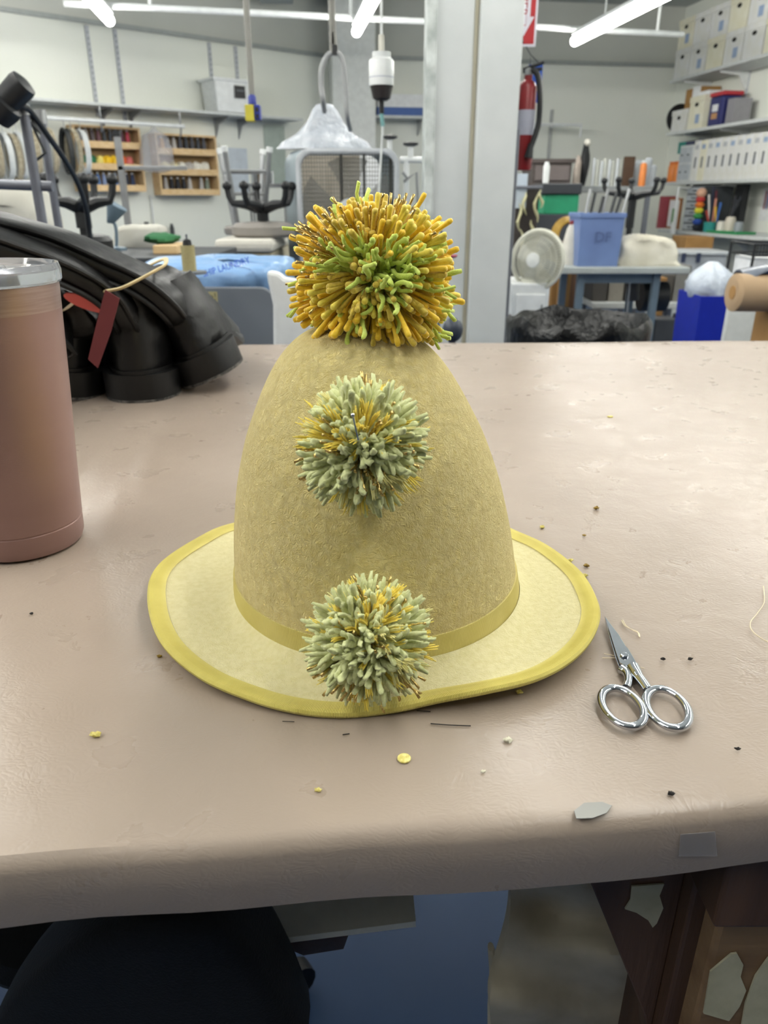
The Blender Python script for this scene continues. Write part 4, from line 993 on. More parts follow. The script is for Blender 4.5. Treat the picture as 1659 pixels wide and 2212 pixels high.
# white garment draped at the far left behind the posts
m_muslin = mat('white_muslin', 'c6c5bd', 0.85, c2='b8b6ab', cscale=5)
def cloth_lump(name, label, pts, Y, d, m, seed=0, cat='fabric'):
    """soft covered lump: silhouette pixels (lower edge level) lofted front to back"""
    rn = random.Random(seed); base = [P(x, y, Y) for x, y in pts]; base = spline(base, 5, closed=True)
    cx_ = sum(p.x for p in base)/len(base); zb_ = min(p.z for p in base)
    rings = []
    for u, s_ in ((0, 0.80), (0.04, 0.93), (0.15, 0.99), (0.35, 1.0), (0.6, 0.98), (0.85, 0.9), (1.0, 0.7)):
        rings.append([Vector((cx_ + (p.x-cx_)*s_ + 0.006*sin(p.z*60+u*9+seed), Y + d*u + 0.008*sin(p.x*45+p.z*30+seed), zb_ + (p.z-zb_)*s_**0.8)) for p in base])
    return tag(MB().loft(rings).build(name, m, smooth=True, angle=1.5), label, cat)
cloth_lump('draped_muslin', 'white muslin draped behind the grey rack at the left edge', [(-120, 400), (-30, 398), (40, 402), (66, 450), (96, 540), (110, 640), (0, 660), (-120, 640)], 2.15, 0.25, m_muslin, 2)

# ---- inverted stools
def stool(name, label, loc, h, R, m, seatm, rz=0.0, seat_r=0.16, group='stools turned upside down on the worktops', arms=5):
    r = thing(name, label, 'stool', loc, group); c = Vector(loc)
    MB().lathe([(seat_r*0.9, 0), (seat_r, 0.012), (seat_r, 0.04), (seat_r*0.85, 0.055), (0.05, 0.06)], c, 28).build('seat', seatm, r, smooth=True, angle=.6)
    pipe([c+Zv*0.055, c+Zv*h*0.55], 0.017, 'column_sleeve', m, r, 12); pipe([c+Zv*h*0.5, c+Zv*(h-0.01)], 0.025, 'column', m, r, 12)
    for k in range(arms):
        a = 2*pi*k/arms + rz; d = Vector((cos(a), sin(a), 0))
        MB().tube([c+Zv*(h-0.02), c+d*R*0.5+Zv*(h+0.0), c+d*R*0.9+Zv*(h+0.005), c+d*R+Zv*(h+0.03), c+d*(R+0.005)+Zv*(h+0.06)], [0.022, 0.018, 0.013, 0.012, 0.012], 8).build('base_arm', m, r, smooth=True)
        MB().blob(c+d*(R+0.005)+Zv*(h+0.07), 0.02, 0.02, 0.018, 10, 6).build('glide', m, r, smooth=True)
    return r
def worktop(name, label, x0, x1, y0, y1, z, th, m, mleg, legr=0.02, cat='table'):
    r = thing(name, label, cat, ((x0+x1)/2, (y0+y1)/2, 0))
    MB().box(x0, x1, y0, y1, z-th, z).build('tabletop', m, r, bevel=0.004)
    for a, b in ((x0+.05, y0+.05), (x1-.05, y0+.05), (x0+.05, y1-.05), (x1-.05, y1-.05)): MB().box(a-legr, a+legr, b-legr, b+legr, 0, z-th).build('leg', mleg, r, bevel=0.002)
    return r
m_dkt = mat('dark_worktop', '3f4246', 0.5); m_pad = mat('canvas_padding', 'cfccc2', 0.8)
zt1 = P(200, 545, 2.7).z
worktop('side_table', 'dark topped side table behind the boots carrying an upturned stool', P(60, 540, 2.4).x, P(430, 540, 2.4).x, 2.45, 3.02, zt1, 0.03, m_dkt, m_grey_t)
sx = P(172, 420, 2.65); stool('upturned_stool', 'black upturned stool with curled arms, left, in front of the wooden cabinet', (sx.x, 2.65, zt1), P(172, 437, 2.65).z-zt1, 0.103, m_black_p, m_black_p, 0.2, 0.085)
# white sewing machine cover on the side table
sm = cloth_lump('covered_machine', 'white cloth covered sewing machine left of the silver stand', [(243, 545), (246, 500), (262, 487), (300, 486), (335, 487), (346, 505), (345, 545)], 2.95, 0.18, m_muslin, 5)
for v in sm.data.vertices: pass
lh = thing('desk_lamp', 'small blue grey lamp head beside the covered machine', 'lamp', (P(250, 540, 2.8).x, 2.8, zt1))
MB().lathe([(0.012, 0), (0.016, 0.01), (0.036, 0.06), (0.036, 0.064)], P(238, 480, 2.8), 16, axis=(P(214, 500, 2.8)-P(228, 466, 2.8))*-1 + Vector((0, 0, 0.0))).build('lamp_head', mat('blue_grey_metal', '6f8291', 0.4), lh, smooth=True, angle=.6)
pipe(spline([P(232, 478, 2.8), P(248, 484, 2.8), P(252, 520, 2.8), Vector((P(250, 545, 2.8).x, 2.8, zt1))], 4), 0.006, 'lamp_arm', MATS['blue_grey_metal'], lh, 6)
MB().lathe([(0.04, 0), (0.04, 0.01), (0.008, 0.014)], (P(250, 545, 2.8).x, 2.8, zt1), 16).build('base', MATS['blue_grey_metal'], lh)
tag(MB().box(P(330, 540, 2.6).x, P(383, 540, 2.6).x, 2.6, 2.8, zt1, zt1+0.028).build('wooden_tray', m_pine, bevel=0.003), 'pale wooden tray left of the thread spool', 'tray')
tag(MB().blob((P(352, 535, 2.7).x, 2.7, zt1+0.045), 0.06, 0.05, 0.018, 16, 8, .1, 3).build('green_cloth', mat('green_cloth', '2f6b43', 0.8), smooth=True), 'dark green cloth heaped on the wooden tray', 'fabric')
# padded pressing table with metal stools on it
zp = P(535, 517, 3.1).z
pt_ = thing('pressing_table', 'white padded pressing table beside the box fan', 'table', (P(540, 530, 3.3).x, 3.35, 0))
xa, xb = P(462, 530, 3.1).x, P(640, 400, 3.35).x-0.075
MB().box(xa, xb, 3.1, 3.75, zp-0.05, zp).build('padding', m_pad, pt_, bevel=0.018)
MB().box(xa+0.015, xb-0.01, 3.12, 3.73, zp-0.11, zp-0.052).build('frame', mat('cream_cover', 'a8a18c', 0.8), pt_, bevel=0.006)
for a, b in ((xa+.06, 3.17), (xb-.06, 3.17), (xa+.06, 3.68), (xb-.06, 3.68)): MB().box(a-.02, a+.02, b-.02, b+.02, 0, zp-0.11).build('leg', m_grey_t, pt_)
sx = P(566, 440, 3.3); stool('upturned_stool', 'black upturned stool on the white pressing table by the fan', (sx.x, 3.3, zp), P(566, 442, 3.3).z-zp, 0.135, m_black_p, mat('grey_brown_seat', '8a8580', 0.7), 0.6, 0.13)
# chrome legged stool, upturned
def metal_stool(label, cx_, Y, zb_, h, w0, w1):
    r = thing('metal_stool', label, 'stool', (cx_, Y, zb_), 'upturned metal stools by the fan')
    MB().lathe([(w1*1.05, 0), (w1*1.1, 0.01), (w1*1.1, 0.028), (w1, 0.035)], (cx_, Y, zb_), 24).build('seat', MATS['grey_brown_seat'], r, smooth=True, angle=.6)
    cs = []
    for a in range(4):
        q = pi/4 + a*pi/2 + 0.3; p0 = Vector((cx_+w1*0.8*cos(q), Y+w1*.8*sin(q), zb_+0.035)); p1 = Vector((cx_+w0*cos(q), Y+w0*sin(q), zb_+h)); cs.append((p0, p1))
        pipe([p0, p1], 0.011, 'leg', m_silver, r); pipe([p1, p1+(p1-p0).normalized()*0.02], 0.014, 'foot_cap', m_white_p, r)
    for f in (0.45, 0.75):
        for a in range(4): pipe([cs[a][0].lerp(cs[a][1], f), cs[(a+1) % 4][0].lerp(cs[(a+1) % 4][1], f)], 0.007, 'stretcher', m_silver, r, 8)
    return r
c = P(535, 400, 3.55); metal_stool('upturned metal stool with pale legs in front of the pale board', c.x, 3.52, zp, P(520, 330, 3.5).z-zp, 0.13, 0.10)
m_can = mat('shiny_can', 'b9bcc0', 0.2, 0.9)
mzs = zp+0.05
rk = thing('wire_rack', 'low grey rack behind the metal stool with cans', 'rack', (P(572, 400, 3.72).x, 3.70, zp))
zr = P(570, 397, 3.7).z
MB().box(P(540, 400, 3.7).x, P(620, 400, 3.7).x, 3.64, 3.74, zr-0.014, zr).build('shelf', m_silver, rk)
for px in (543, 617):
    for yy in (3.645, 3.735): pipe([(P(px, 400, 3.7).x, yy, zp), (P(px, 400, 3.7).x, yy, zr-0.014)], 0.006, 'upright', m_silver, rk, 8)
for i, px in enumerate((552, 567, 583)):
    m_ = m_can if i != 1 else mat('brown_can', '7a6248', 0.5)
    tag(MB().lathe([(0.019, 0), (0.019, 0.045), (0.021, 0.047), (0.021, 0.052), (0.015, 0.053)], (P(px, 390, 3.69).x, 3.69, zr), 16).build('tin_can', m_, smooth=True, angle=.5), ('left shiny can on the low rack by the fan', 'brown can between two shiny cans on the rack', 'right shiny can on the low rack by the fan')[i], 'can', 'cans on the low rack')
# grey hamper with blue liner
m_ham = mat('slate_grey_panel', '6a7078', 0.55, c2='656b73', cscale=4); m_blueb = mat('light_blue_film', '86abd6', 0.35, alpha=0.95, bump=0.02, bscale=9, c2='7fa4cf')
Yh = 1.80
x0, x1 = P(250, 680, Yh).x, P(595, 680, Yh).x; zt_ = P(500, 621, Yh).z
hm = thing('grey_hamper', 'slate grey rolling bin with a yellowed tape label, behind the table', 'bin', ((x0+x1)/2, Yh+0.2, 0))
def rrect(x0, x1, z0, z1, r, y, n=6):
    pts = []
    for cx_, cz_, a0 in ((x1-r, z1-r, 0), (x0+r, z1-r, pi/2), (x0+r, z0+r, pi), (x1-r, z0+r, 3*pi/2)):
        for k in range(n+1):
            a = a0 + pi/2*k/n; pts.append(Vector((cx_+r*cos(a), y, cz_+r*sin(a))))
    return pts
MB().prism(rrect(x0, x1, 0.10, zt_, 0.035, Yh), (0, 0.02, 0)).build('front_panel', m_ham, hm, bevel=0.003)
MB().prism(rrect(x0, x1, 0.10, zt_, 0.035, Yh+0.40), (0, 0.02, 0)).build('back_panel', m_ham, hm)
for s_ in (x0+0.005, x1-0.025): MB().box(s_, s_+0.02, Yh+0.02, Yh+0.40, 0.12, zt_-0.04).build('side_panel', m_ham, hm)
MB().box(x0+.02, x1-.02, Yh+0.02, Yh+0.40, 0.10, 0.13).build('bottom', m_ham, hm)
for a in (x0+.06, x1-.06):
    for b in (Yh+0.05, Yh+0.37): MB().lathe([(0.045, -0.012), (0.045, 0.012)], (a, b, 0.046), 16, axis=(1, 0, 0)).build('caster', m_black_p, hm)
tg = MB().box(P(415, 640, Yh).x, P(470, 640, Yh).x, Yh-0.001, Yh, P(440, 652, Yh).z, P(440, 630, Yh).z).build('tape_label', mat('yellowed_tape', 'a7a077', 0.7), hm)
text_mesh('label_writing', 'shoe!', 0.024, mat('pencil_ink', '5d5b45', 0.8), hm, Matrix.Translation((P(444, 641, Yh).x, Yh-0.0016, P(444, 641, Yh).z)) @ Matrix.Rotation(pi/2, 4, 'X'), 0.0002)
# liner bag
rings = []
bag_prof = [(-0.02, 0.95), (0.004, 0.97), (0.02, 1.0), (0.035, 0.98), (0.042, 0.90), (0.045, 0.6), (0.045, 0.2)]
cxb, cyb = (x0+x1)/2+0.02, Yh+0.22; hxb, hyb = (x1-x0)/2-0.005, 0.19
for z, s_ in bag_prof:
    ring = []
    for k in range(64):
        q = 2*pi*k/64; cc = math.copysign(abs(cos(q))**0.5, cos(q)); ss = math.copysign(abs(sin(q))**0.5, sin(q))
        wv = 0.006*sin(k*1.7+z*40)+0.004*sin(k*0.6-z*70)
        ring.append(Vector((cxb + hxb*s_*cc + wv, cyb + hyb*s_*ss + wv, zt_ + z + 0.007*sin(k*0.45+z*9)*(z > 0.02))))
    rings.append(ring)
lb_ = tag(MB().loft(rings).build('blue_liner_bag', m_blueb, smooth=True, angle=1.5), 'light blue plastic bag with dark blue lettering filling the grey bin', 'bag')
ORG[lb_] = Vector(lb_.location)
yb_ = cyb-hyb-0.012
text_mesh('bag_lettering', 'SHIP LAUNDRY', 0.017, mat('royal_blue_ink', '1d4fd0', 0.6), lb_, Matrix.Translation((P(489, 577, yb_).x, yb_-0.003, P(489, 577, yb_).z)) @ Matrix.Rotation(radians(-16), 4, 'Y') @ Matrix.Rotation(pi/2, 4, 'X') @ Matrix.Diagonal((1.0, 1.25, 1, 1)), 0.0008)
# thread spool on its stand
Ys = 1.66
p0 = P(410, 585, Ys); sp_ = thing('thread_spool', 'tan thread cone on a metal spindle in front of the blue bag', 'thread', (p0.x, Ys, 0))
zt2 = P(410, 530, Ys).z
MB().lathe([(0.0145, 0), (0.0145, zt2-p0.z)], p0, 24).build('thread', mat('tan_thread', 'a59c72', 0.7, c2='938a62', cscale=200, stretch=(1, 1, 8)), sp_, smooth=True, angle=.5)
MB().lathe([(0.010, 0), (0.0085, 0.010), (0.004, 0.013)], (p0.x, Ys, zt2), 16).build('cap', m_black_p, sp_, smooth=True)
pipe([(p0.x, Ys, zt2+0.012), (p0.x, Ys, P(410, 506, Ys).z)], 0.0022, 'spindle', m_grey_t, sp_, 6)
MB().lathe([(0.035, -0.006), (0.035, -0.001), (0.01, 0)], p0, 24).build('plate', m_ham, sp_, smooth=True, angle=.5)
pipe([(p0.x, Ys, 0.01), (p0.x, Ys, p0.z-0.006)], 0.009, 'post', m_grey_t, sp_, 8); MB().lathe([(0.10, 0), (0.10, 0.012)], (p0.x, Ys, 0), 20).build('foot', m_grey_t, sp_)
# white plastic chair behind the pompom
wc = thing('white_chair', 'white moulded plastic chair behind the table left of the pillar', 'chair', (P(640, 700, 1.62).x, 1.75, 0))
op = [P(575, 585, 1.6), P(600, 588, 1.6), P(615, 600, 1.6), P(650, 606, 1.6), P(700, 612, 1.6), P(730, 640, 1.6), P(740, 790, 1.6), P(592, 790, 1.6), P(590, 742, 1.6), P(589, 660, 1.6), P(578, 610, 1.6)]
MB().prism(op, (0, 0.03, 0)).build('backrest', m_white_p, wc, bevel=0.008)
x0, x1 = P(592, 790, 1.6).x, P(735, 790, 1.6).x
MB().box(x0, x1, 1.55, 1.98, 0.42, 0.46).build('seat', m_white_p, wc, bevel=0.012)
for a in (x0+.02, x1-.02):
    for b in (1.61, 1.94): MB().tube([(a, b, 0), (a, b, 0.43)], [0.014, 0.02], 10).build('leg', m_white_p, wc, smooth=True)
    MB().box(a-.015, a+.015, 1.60, 1.63, 0.44, P(592, 788, 1.6).z+0.02).build('back_post', m_white_p, wc)

# ---- box fan with bag on top
Yf = 3.35; f0, f1 = P(640, 400, Yf).x, P(862, 400, Yf).x; fz1 = P(750, 320, Yf).z; fz0 = fz1-0.535
fan = thing('box_fan', 'grey white square box fan standing behind the hat, left of the pillar', 'fan', ((f0+f1)/2, Yf, fz0))
m_fg = mat('pale_grey_plastic', 'c3c7cc', 0.4); m_fs = mat('blue_grey_side', '8e9aa0', 0.45)
def frame_ring(y, inset, r): return rrect(f0+inset, f1-inset, fz0+inset, fz1-inset, r, y, 8)
A = [frame_ring(Yf, 0.02, 0.05), frame_ring(Yf-0.004, 0.012, 0.055), frame_ring(Yf, 0.0, 0.06), frame_ring(Yf+0.02, 0.0, 0.06)]
MB().loft([frame_ring(Yf+0.02, 0.022, 0.05)]+A+[frame_ring(Yf+0.02, 0.022, 0.05)], capA=False, capB=False).build('front_frame', m_fg, fan, smooth=True, angle=.7)
sh_ = Vector((-0.062, 0.13, 0))
MB().loft([frame_ring(Yf+0.021, 0.002, 0.06), [p+sh_ for p in frame_ring(Yf+0.02, 0.0, 0.06)], [p+sh_ for p in frame_ring(Yf+0.02, 0.02, 0.05)], frame_ring(Yf+0.021, 0.02, 0.05)], capA=False, capB=False).build('housing', m_fs, fan, smooth=True, angle=.7)
gr = MB(); n = 34
for i in range(1, n):
    x = f0+0.02+(f1-f0-0.04)*i/n; gr.tube([(x, Yf+0.006, fz0+0.02), (x, Yf+0.006, fz1-0.02)], 0.0013, 4)
n = 30
for i in range(1, n):
    z = fz0+0.02+(fz1-fz0-0.04)*i/n; gr.tube([(f0+0.02, Yf+0.008, z), (f1-0.02, Yf+0.008, z)], 0.0011, 4)
g = gr.build('grille_wires', mat('dark_grille', '4a4a47', 0.5), fan); g['kind'] = 'stuff'
for q in (0.44, 0.66, 0.92): MB().box(f0+(f1-f0)*q-0.006, f0+(f1-f0)*q+0.006, Yf+0.010, Yf+0.016, fz0+0.02, fz1-0.02).build('grille_bar', MATS['dark_grille'], fan)
fc = Vector(((f0+f1)/2, Yf+0.06, (fz0+fz1)/2)) + Vector((0.005, 0, 0.03))
MB().lathe([(0.002, 0.065), (0.03, 0.063), (0.048, 0.058), (0.05, 0.045)], fc, 32, axis=(0, -1, 0)).build('hub_badge', m_fg, fan, smooth=True, angle=.6)
MB().lathe([(0.045, -0.02), (0.045, 0.02), (0.02, 0.03)], fc, 24, axis=(0, -1, 0)).build('hub', m_fs, fan, smooth=True, angle=.6)
for k in range(5):
    a = 2*pi*k/5+0.35; rows_ = []
    for r_ in (0.04, 0.10, 0.16, 0.21):
        row = []
        for s_ in (-1, -0.4, 0.3, 1):
            aa = a + s_*0.42*(0.6+0.4*r_/0.2)
            row.append(fc + Vector((r_*cos(aa), s_*0.02, r_*sin(aa))))
        rows_.append(row)
    mb = MB(); mb.loft(rows_ + [[p+Vector((0, 0.003, 0)) for p in r] for r in rows_[::-1]] + [rows_[0]], capA=False, capB=False, closed=False)
    mb.build('blade', mat('smoky_blade', 'b9bbb6', 0.4, alpha=0.35), fan, smooth=True)
worktop('fan_table', 'plain grey table the box fan stands on', f0-0.02, f1+0.01, Yf-0.12, Yf+0.45, fz0, 0.03, m_shelf, m_grey_t)
m_pbag = mat('milky_bag', 'd6dbe3', 0.15, alpha=0.72, bump=0.03, bscale=16, spec=0.8, c2='bdc4cf')
ap = P(700, 223, Yf+0.14)
zz = ap.z - fz1
draped_bag('clear_bag', 'milky plastic bag draped to a peak on top of the box fan', (ap.x+0.0, ap.y, fz1), [(0.004, 0.185), (0.03, 0.168), (zz*0.35, 0.115), (zz*0.6, 0.08), (zz*0.85, 0.052), (zz*0.97, 0.03), (zz, 0.006)], m_pbag, 9, (1.0, 0.42))
# things seen through the fan
tag(MB().box(P(655, 450, 4.6).x, P(800, 450, 4.6).x, 4.6, 5.0, 0.0, P(720, 330, 4.6).z).build('tan_board', mat('tan_card', '9d968a', 0.8, c2='8d8578', cscale=12, stretch=(6, 1, .3)), bevel=0.004), 'tall tan cardboard panels seen through the box fan', 'cardboard')
tag(MB().box(P(778, 400, 4.3).x, P(830, 400, 4.3).x, 4.3, 4.5, 0.0, P(800, 335, 4.3).z).build('white_box', m_paperw, bevel=0.004), 'white box seen through the right part of the box fan', 'box')
# clamps with round knobs right of the fan
cw = thing('clamp_rail', 'pale rail with two dark round clamp knobs between fan and pillar', 'clamp rail', (P(875, 345, 3.7).x, 3.7, 0))
a, b = P(864, 345, 3.7), P(940, 345, 3.7); pipe([a, b], 0.013, 'rail', m_white_p, cw)
pipe([(a.x+0.03, 3.7, 0), (a.x+0.03, 3.7, a.z)], 0.012, 'post', m_white_p, cw); pipe([(b.x, 3.7, 0), (b.x, 3.7, b.z)], 0.012, 'post', m_white_p, cw)
for px, yy in ((842, 298), (887, 313)):
    k = P(px, yy, 3.7); 
    MB().lathe([(0.018, -0.006), (0.034, 0), (0.034, 0.008), (0.01, 0.012)], k, 20).build('knob', m_black_p, cw, smooth=True, angle=.5)
    k2 = P(max(px, 866), 345, 3.7); pipe([k, (k.x, k.y, k2.z)], 0.012, 'screw', m_white_p, cw)
pipe([P(870, 372, 3.69), P(880, 385, 3.69), P(872, 392, 3.69), P(900, 372, 3.69), P(903, 440, 3.69)], 0.007, 'hook', m_silver, cw)
# red dish on a rod, dark ball in front of the pillar
rd = thing('pin_dish', 'red pin dish on a thin steel rod in front of the pillar', 'dish', (P(952, 560, 2.3).x, 2.3, 0))
p = P(952, 556, 2.3); MB().lathe([(0.01, -0.006), (0.045, 0.0), (0.05, 0.006), (0.044, 0.005), (0.01, 0.003)], p, 28).build('dish', mat('crimson_plastic', 'b02a45', 0.3), rd, smooth=True)
pipe([(p.x, p.y, 0.01), (p.x, p.y, P(952, 498, 2.3).z)], 0.004, 'rod', m_grey_t, rd); MB().lathe([(0.10, 0), (0.10, 0.012)], (p.x, p.y, 0), 24).build('foot', m_grey_t, rd)
kb = thing('knob_stand', 'dark blue grey round knob behind the table beside the pompom', 'knob', (P(978, 715, 1.6).x, 1.6, 0))
p = P(978, 712, 1.6); MB().blob(p, 0.022, 0.022, 0.026, 18, 12).build('knob', mat('dark_slate_plastic', '363d4a', 0.4), kb, smooth=True); pipe([(p.x, p.y, 0.01), (p.x, p.y, p.z-0.02)], 0.008, 'post', m_grey_t, kb); MB().lathe([(0.09, 0), (0.09, 0.012)], (p.x, p.y, 0), 24).build('foot', m_grey_t, kb)

# ---- hanging cords, outlet box, bottle
Yc = 2.7; a = P(545, 222, Yc)
ob = thing('hanging_outlet', 'yellow and blue outlet box hanging on a grey cord', 'outlet box', P(545, 262, Yc))
pipe([(a.x-0.004, Yc, CEIL), (a.x, Yc, a.z)], 0.0095, 'cord', m_cable, ob, 10)
MB().lathe([(0.013, 0), (0.013, 0.02), (0.008, 0.03)], (a.x, Yc, a.z-0.005), 14).build('strain_relief', mat('royal_blue_plastic', '29378f', 0.4), ob, smooth=True)
b0, b1, b2 = P(530, 225, Yc), P(549, 225, Yc), P(562, 228, Yc); zb1 = P(545, 263, Yc).z; zt3 = P(545, 227, Yc).z
MB().box(b0.x, b1.x, Yc-0.02, Yc+0.02, zb1, zt3).build('yellow_box', mat('yellow_plastic', 'c2b740', 0.4), ob, bevel=0.003)
MB().box(b1.x+0.001, b2.x, Yc-0.016, Yc+0.02, zb1+0.004, zt3).build('blue_box', MATS['royal_blue_plastic'], ob, bevel=0.003)
for k in (0.3, 0.7): MB().box(b1.x+0.006, b2.x-0.004, Yc-0.018, Yc-0.0165, zb1+(zt3-zb1)*k-0.006, zb1+(zt3-zb1)*k+0.006).build('socket', m_black_p, ob)
Yd = 3.0; kn = P(722, 112, Yd)
cd_ = thing('steam_hose', 'grey hose hanging from the ceiling and splitting into a loop over the fan', 'hose', kn)
pipe(spline([Vector((kn.x-0.02, Yd, CEIL)), P(717, 30, Yd), P(719, 70, Yd), kn], 5), 0.0115, 'upper_hose', m_cable, cd_, 10)
pipe(spline([kn, P(706, 122, Yd), P(695, 150, Yd), P(694, 185, Yd), P(698, 218, Yd), P(701, 240, Yd+.1)], 6), 0.0095, 'loop_hose', mat('light_grey_hose', '9b9d9e', 0.5), cd_, 10)
pipe(spline([kn, P(735, 120, Yd), P(742, 145, Yd), P(747, 200, Yd), P(750, 250, Yd), P(757, 280, Yd+.1)], 6), 0.0085, 'loop_hose', MATS['light_grey_hose'], cd_, 10)
MB().lathe([(0.013, -0.01), (0.013, 0.02)], kn, 12).build('hose_clip', m_black_p, cd_)
Yb = 3.0; bt = P(824, 165, Yb)
bo = thing('water_bottle', 'white hanging iron water bottle with dark base right of the hose', 'bottle', (bt.x, Yb, P(824, 218, Yb).z))
zz0, zz1 = P(824, 218, Yb).z, P(824, 112, Yb).z; Hb = zz1-zz0; rb_ = 0.0435
MB().lathe([(rb_*0.7, Hb*0.30), (rb_*1.0, Hb*0.31), (rb_*1.0, Hb*0.80), (rb_*0.95, Hb*0.84), (rb_*0.74, Hb*0.88)], (bt.x, Yb, zz0), 32).build('bottle_body', mat('translucent_white', 'e4e6e6', 0.3, sss=0.2), bo, smooth=True, angle=.6)
MB().lathe([(rb_*0.72, Hb*0.88), (rb_*0.74, Hb*0.99), (rb_*0.3, Hb*1.0)], (bt.x, Yb, zz0), 32).build('cap', m_white_p, bo, smooth=True, angle=.5)
MB().lathe([(rb_*0.45, 0), (rb_*0.72, Hb*0.05), (rb_*0.93, Hb*0.30), (rb_*0.7, Hb*0.30)], (bt.x, Yb, zz0), 32).build('base_cup', mat('dark_brown_cup', '2c2626', 0.4), bo, smooth=True, angle=.5)
MB().lathe([(rb_*1.01, Hb*0.47), (rb_*1.01, Hb*0.485)], (bt.x, Yb, zz0), 32).build('level_band', mat('lilac_print', '9aa0b4', 0.6), bo)
pipe([(bt.x, Yb, zz1-0.01), (bt.x, Yb, zz1+0.05)], 0.010, 'neck_strap', m_pad, bo); pipe([(bt.x, Yb, zz1+0.05), (bt.x, Yb, CEIL)], 0.004, 'hanging_cord', m_white_p, bo)
pipe([(bt.x, Yb, zz0), (bt.x, Yb, zz0-0.04)], 0.009, 'valve', m_black_p, bo); pipe([(bt.x, Yb, zz0-0.04), (bt.x+0.005, Yb, zz0-0.08)], 0.007, 'teal_joint', mat('teal_tube', '7fb0b0', 0.4), bo)
pipe([(bt.x+0.005, Yb, zz0-0.08), (bt.x-0.01, Yb, zz0-0.30), (bt.x-0.02, Yb, zz0-0.62)], 0.004, 'supply_tube', m_white_p, bo)
# shelf with blue binder box on back wall between column and pillar
u0, u1 = Bs(785, 0.1, 2.0), Bs(925, 0.1, 2.0)
bs = thing('back_shelf', 'short white shelf on the back wall left of the pillar', 'shelf', Bw((u0+u1)/2, 0.12, 1.9))
zs = P(850, 253, 8.8).z
MB().obox(Bw((u0+u1)/2, 0.14, zs), BD*(u1-u0)/2, BN*0.13, Zv*0.012).build('board', m_shelf, bs, bevel=0.002)
for u in (u0+.1, u1-.1): MB().prism([Bw(u, .004, zs-.012), Bw(u, .2, zs-.012), Bw(u, .004, zs-.16)], BD*0.01).build('bracket', m_silver, bs)
ua, ub = Bs(812, 0.12, 2.0), Bs(915, 0.12, 2.0)
fx = thing('blue_white_box', 'long white box with a blue lower band on the back shelf', 'box', Bw((ua+ub)/2, 0.13, zs+.012))
MB().obox(Bw((ua+ub)/2, 0.13, zs+.012+.04), BD*(ub-ua)/2, BN*0.10, Zv*0.04).build('blue_band', mat('mid_blue_card', '3f5f9e', 0.5), fx); MB().obox(Bw((ua+ub)/2, 0.13, zs+.092+.06), BD*(ub-ua)/2, BN*0.10, Zv*0.06).build('white_lid', m_paperw, fx)

# ---- pillar: extinguisher, sign, blue card, pipe
Ye = 2.98; ex = P(1139, 250, Ye)
zt4, zb4 = P(1139, 175, Ye).z, P(1139, 368, Ye).z; r_e = 0.032
fe = thing('fire_extinguisher', 'red fire extinguisher with black hose hanging on the side of the pillar', 'fire extinguisher', (ex.x-0.005, Ye, zb4))
c = Vector((ex.x-0.005, Ye, zb4)); He = zt4-zb4
m_fred = mat('extinguisher_red', '7a1a1f', 0.35)
MB().lathe([(r_e*0.9, 0), (r_e, 0.008), (r_e, He*0.93), (r_e*0.7, He*0.99), (r_e*0.45, He*1.01), (r_e*0.45, He*1.06)], c, 32).build('cylinder', m_fred, fe, smooth=True, angle=.6)
MB().lathe([(r_e*1.02, He*0.40), (r_e*1.02, He*0.68)], c, 32, capA=False, capB=False).build('label_wrap', mat('label_lilac_white', 'a4a6b4', 0.4), fe, smooth=True)
MB().lathe([(0.015, He*1.06), (0.017, He*1.12), (0.008, He*1.14)], c, 16).build('valve', m_silver, fe, smooth=True)
pipe([c+Vector((-0.02, 0, He*1.12)), c+Vector((0.05, 0, He*1.20))], 0.006, 'handle', m_black_p, fe); pipe([c+Vector((-0.02, 0, He*1.10)), c+Vector((0.045, 0, He*1.13))], 0.006, 'handle', m_black_p, fe)
pipe(spline([c+Vector((0.01, -.01, He*1.12)), c+Vector((0.03, -.02, He*1.04)), c+Vector((0.040, -.03, He*0.8)), c+Vector((0.042, -.03, He*0.55)), c+Vector((0.034, -.035, He*0.42)), c+Vector((0.015, -.042, He*0.22))], 6), 0.010, 'hose', m_black_p, fe)
MB().tube([c+Vector((0.018, -.042, He*0.30)), c+Vector((0.012, -.042, He*0.14))], [0.010, 0.016], 12).build('nozzle', m_black_p, fe, smooth=True)
MB().box(pr_-0.004, c.x-0.01, Ye+0.005, Ye+0.04, zb4+He*.5, zb4+He*.56).build('wall_bracket', m_black_p, fe)
m_sred = mat('sign_red', 'b3262c', 0.4); m_swh = mat('sign_white', 'dcdae4', 0.4)
Yg = 2.9; sg_ = thing('extinguisher_sign', 'red and white fire extinguisher sign with a down arrow on the pillar side', 'sign', P(1145, 100, Yg))
s0, s1 = pr_+0.001, P(1160, 50, Yg).x; zs0 = P(1145, 101, Yg).z; zs1 = min(zs0+0.46, CEIL-0.02)
MB().box(s0, s1, Yg, Yg+0.004, zs0, zs1).build('panel', m_swh, sg_, bevel=0.001)
MB().box(s0+0.004, s1-0.007, Yg-0.0012, Yg-0.0002, zs0+0.008, zs1-0.01).build('red_field', m_sred, sg_)
xm = s0+(s1-s0)*0.50; xq = s0+(s1-s0)*0.66
def sv(x, z, dy=-0.0016): return Vector((x, Yg+dy, z))
MB().prism([sv(xq-0.012, zs1-0.03), sv(xq, zs1-0.03), sv(xq, zs0+0.085), sv(s1-0.010, zs0+0.085), sv(s0+(s1-s0)*0.40, zs0+0.030), sv(s0+0.006, zs0+0.052), sv(s0+0.006, zs0+0.060), sv(xq-0.012, zs0+0.060)], (0, 0.0006, 0)).build('arrow', m_swh, sg_)
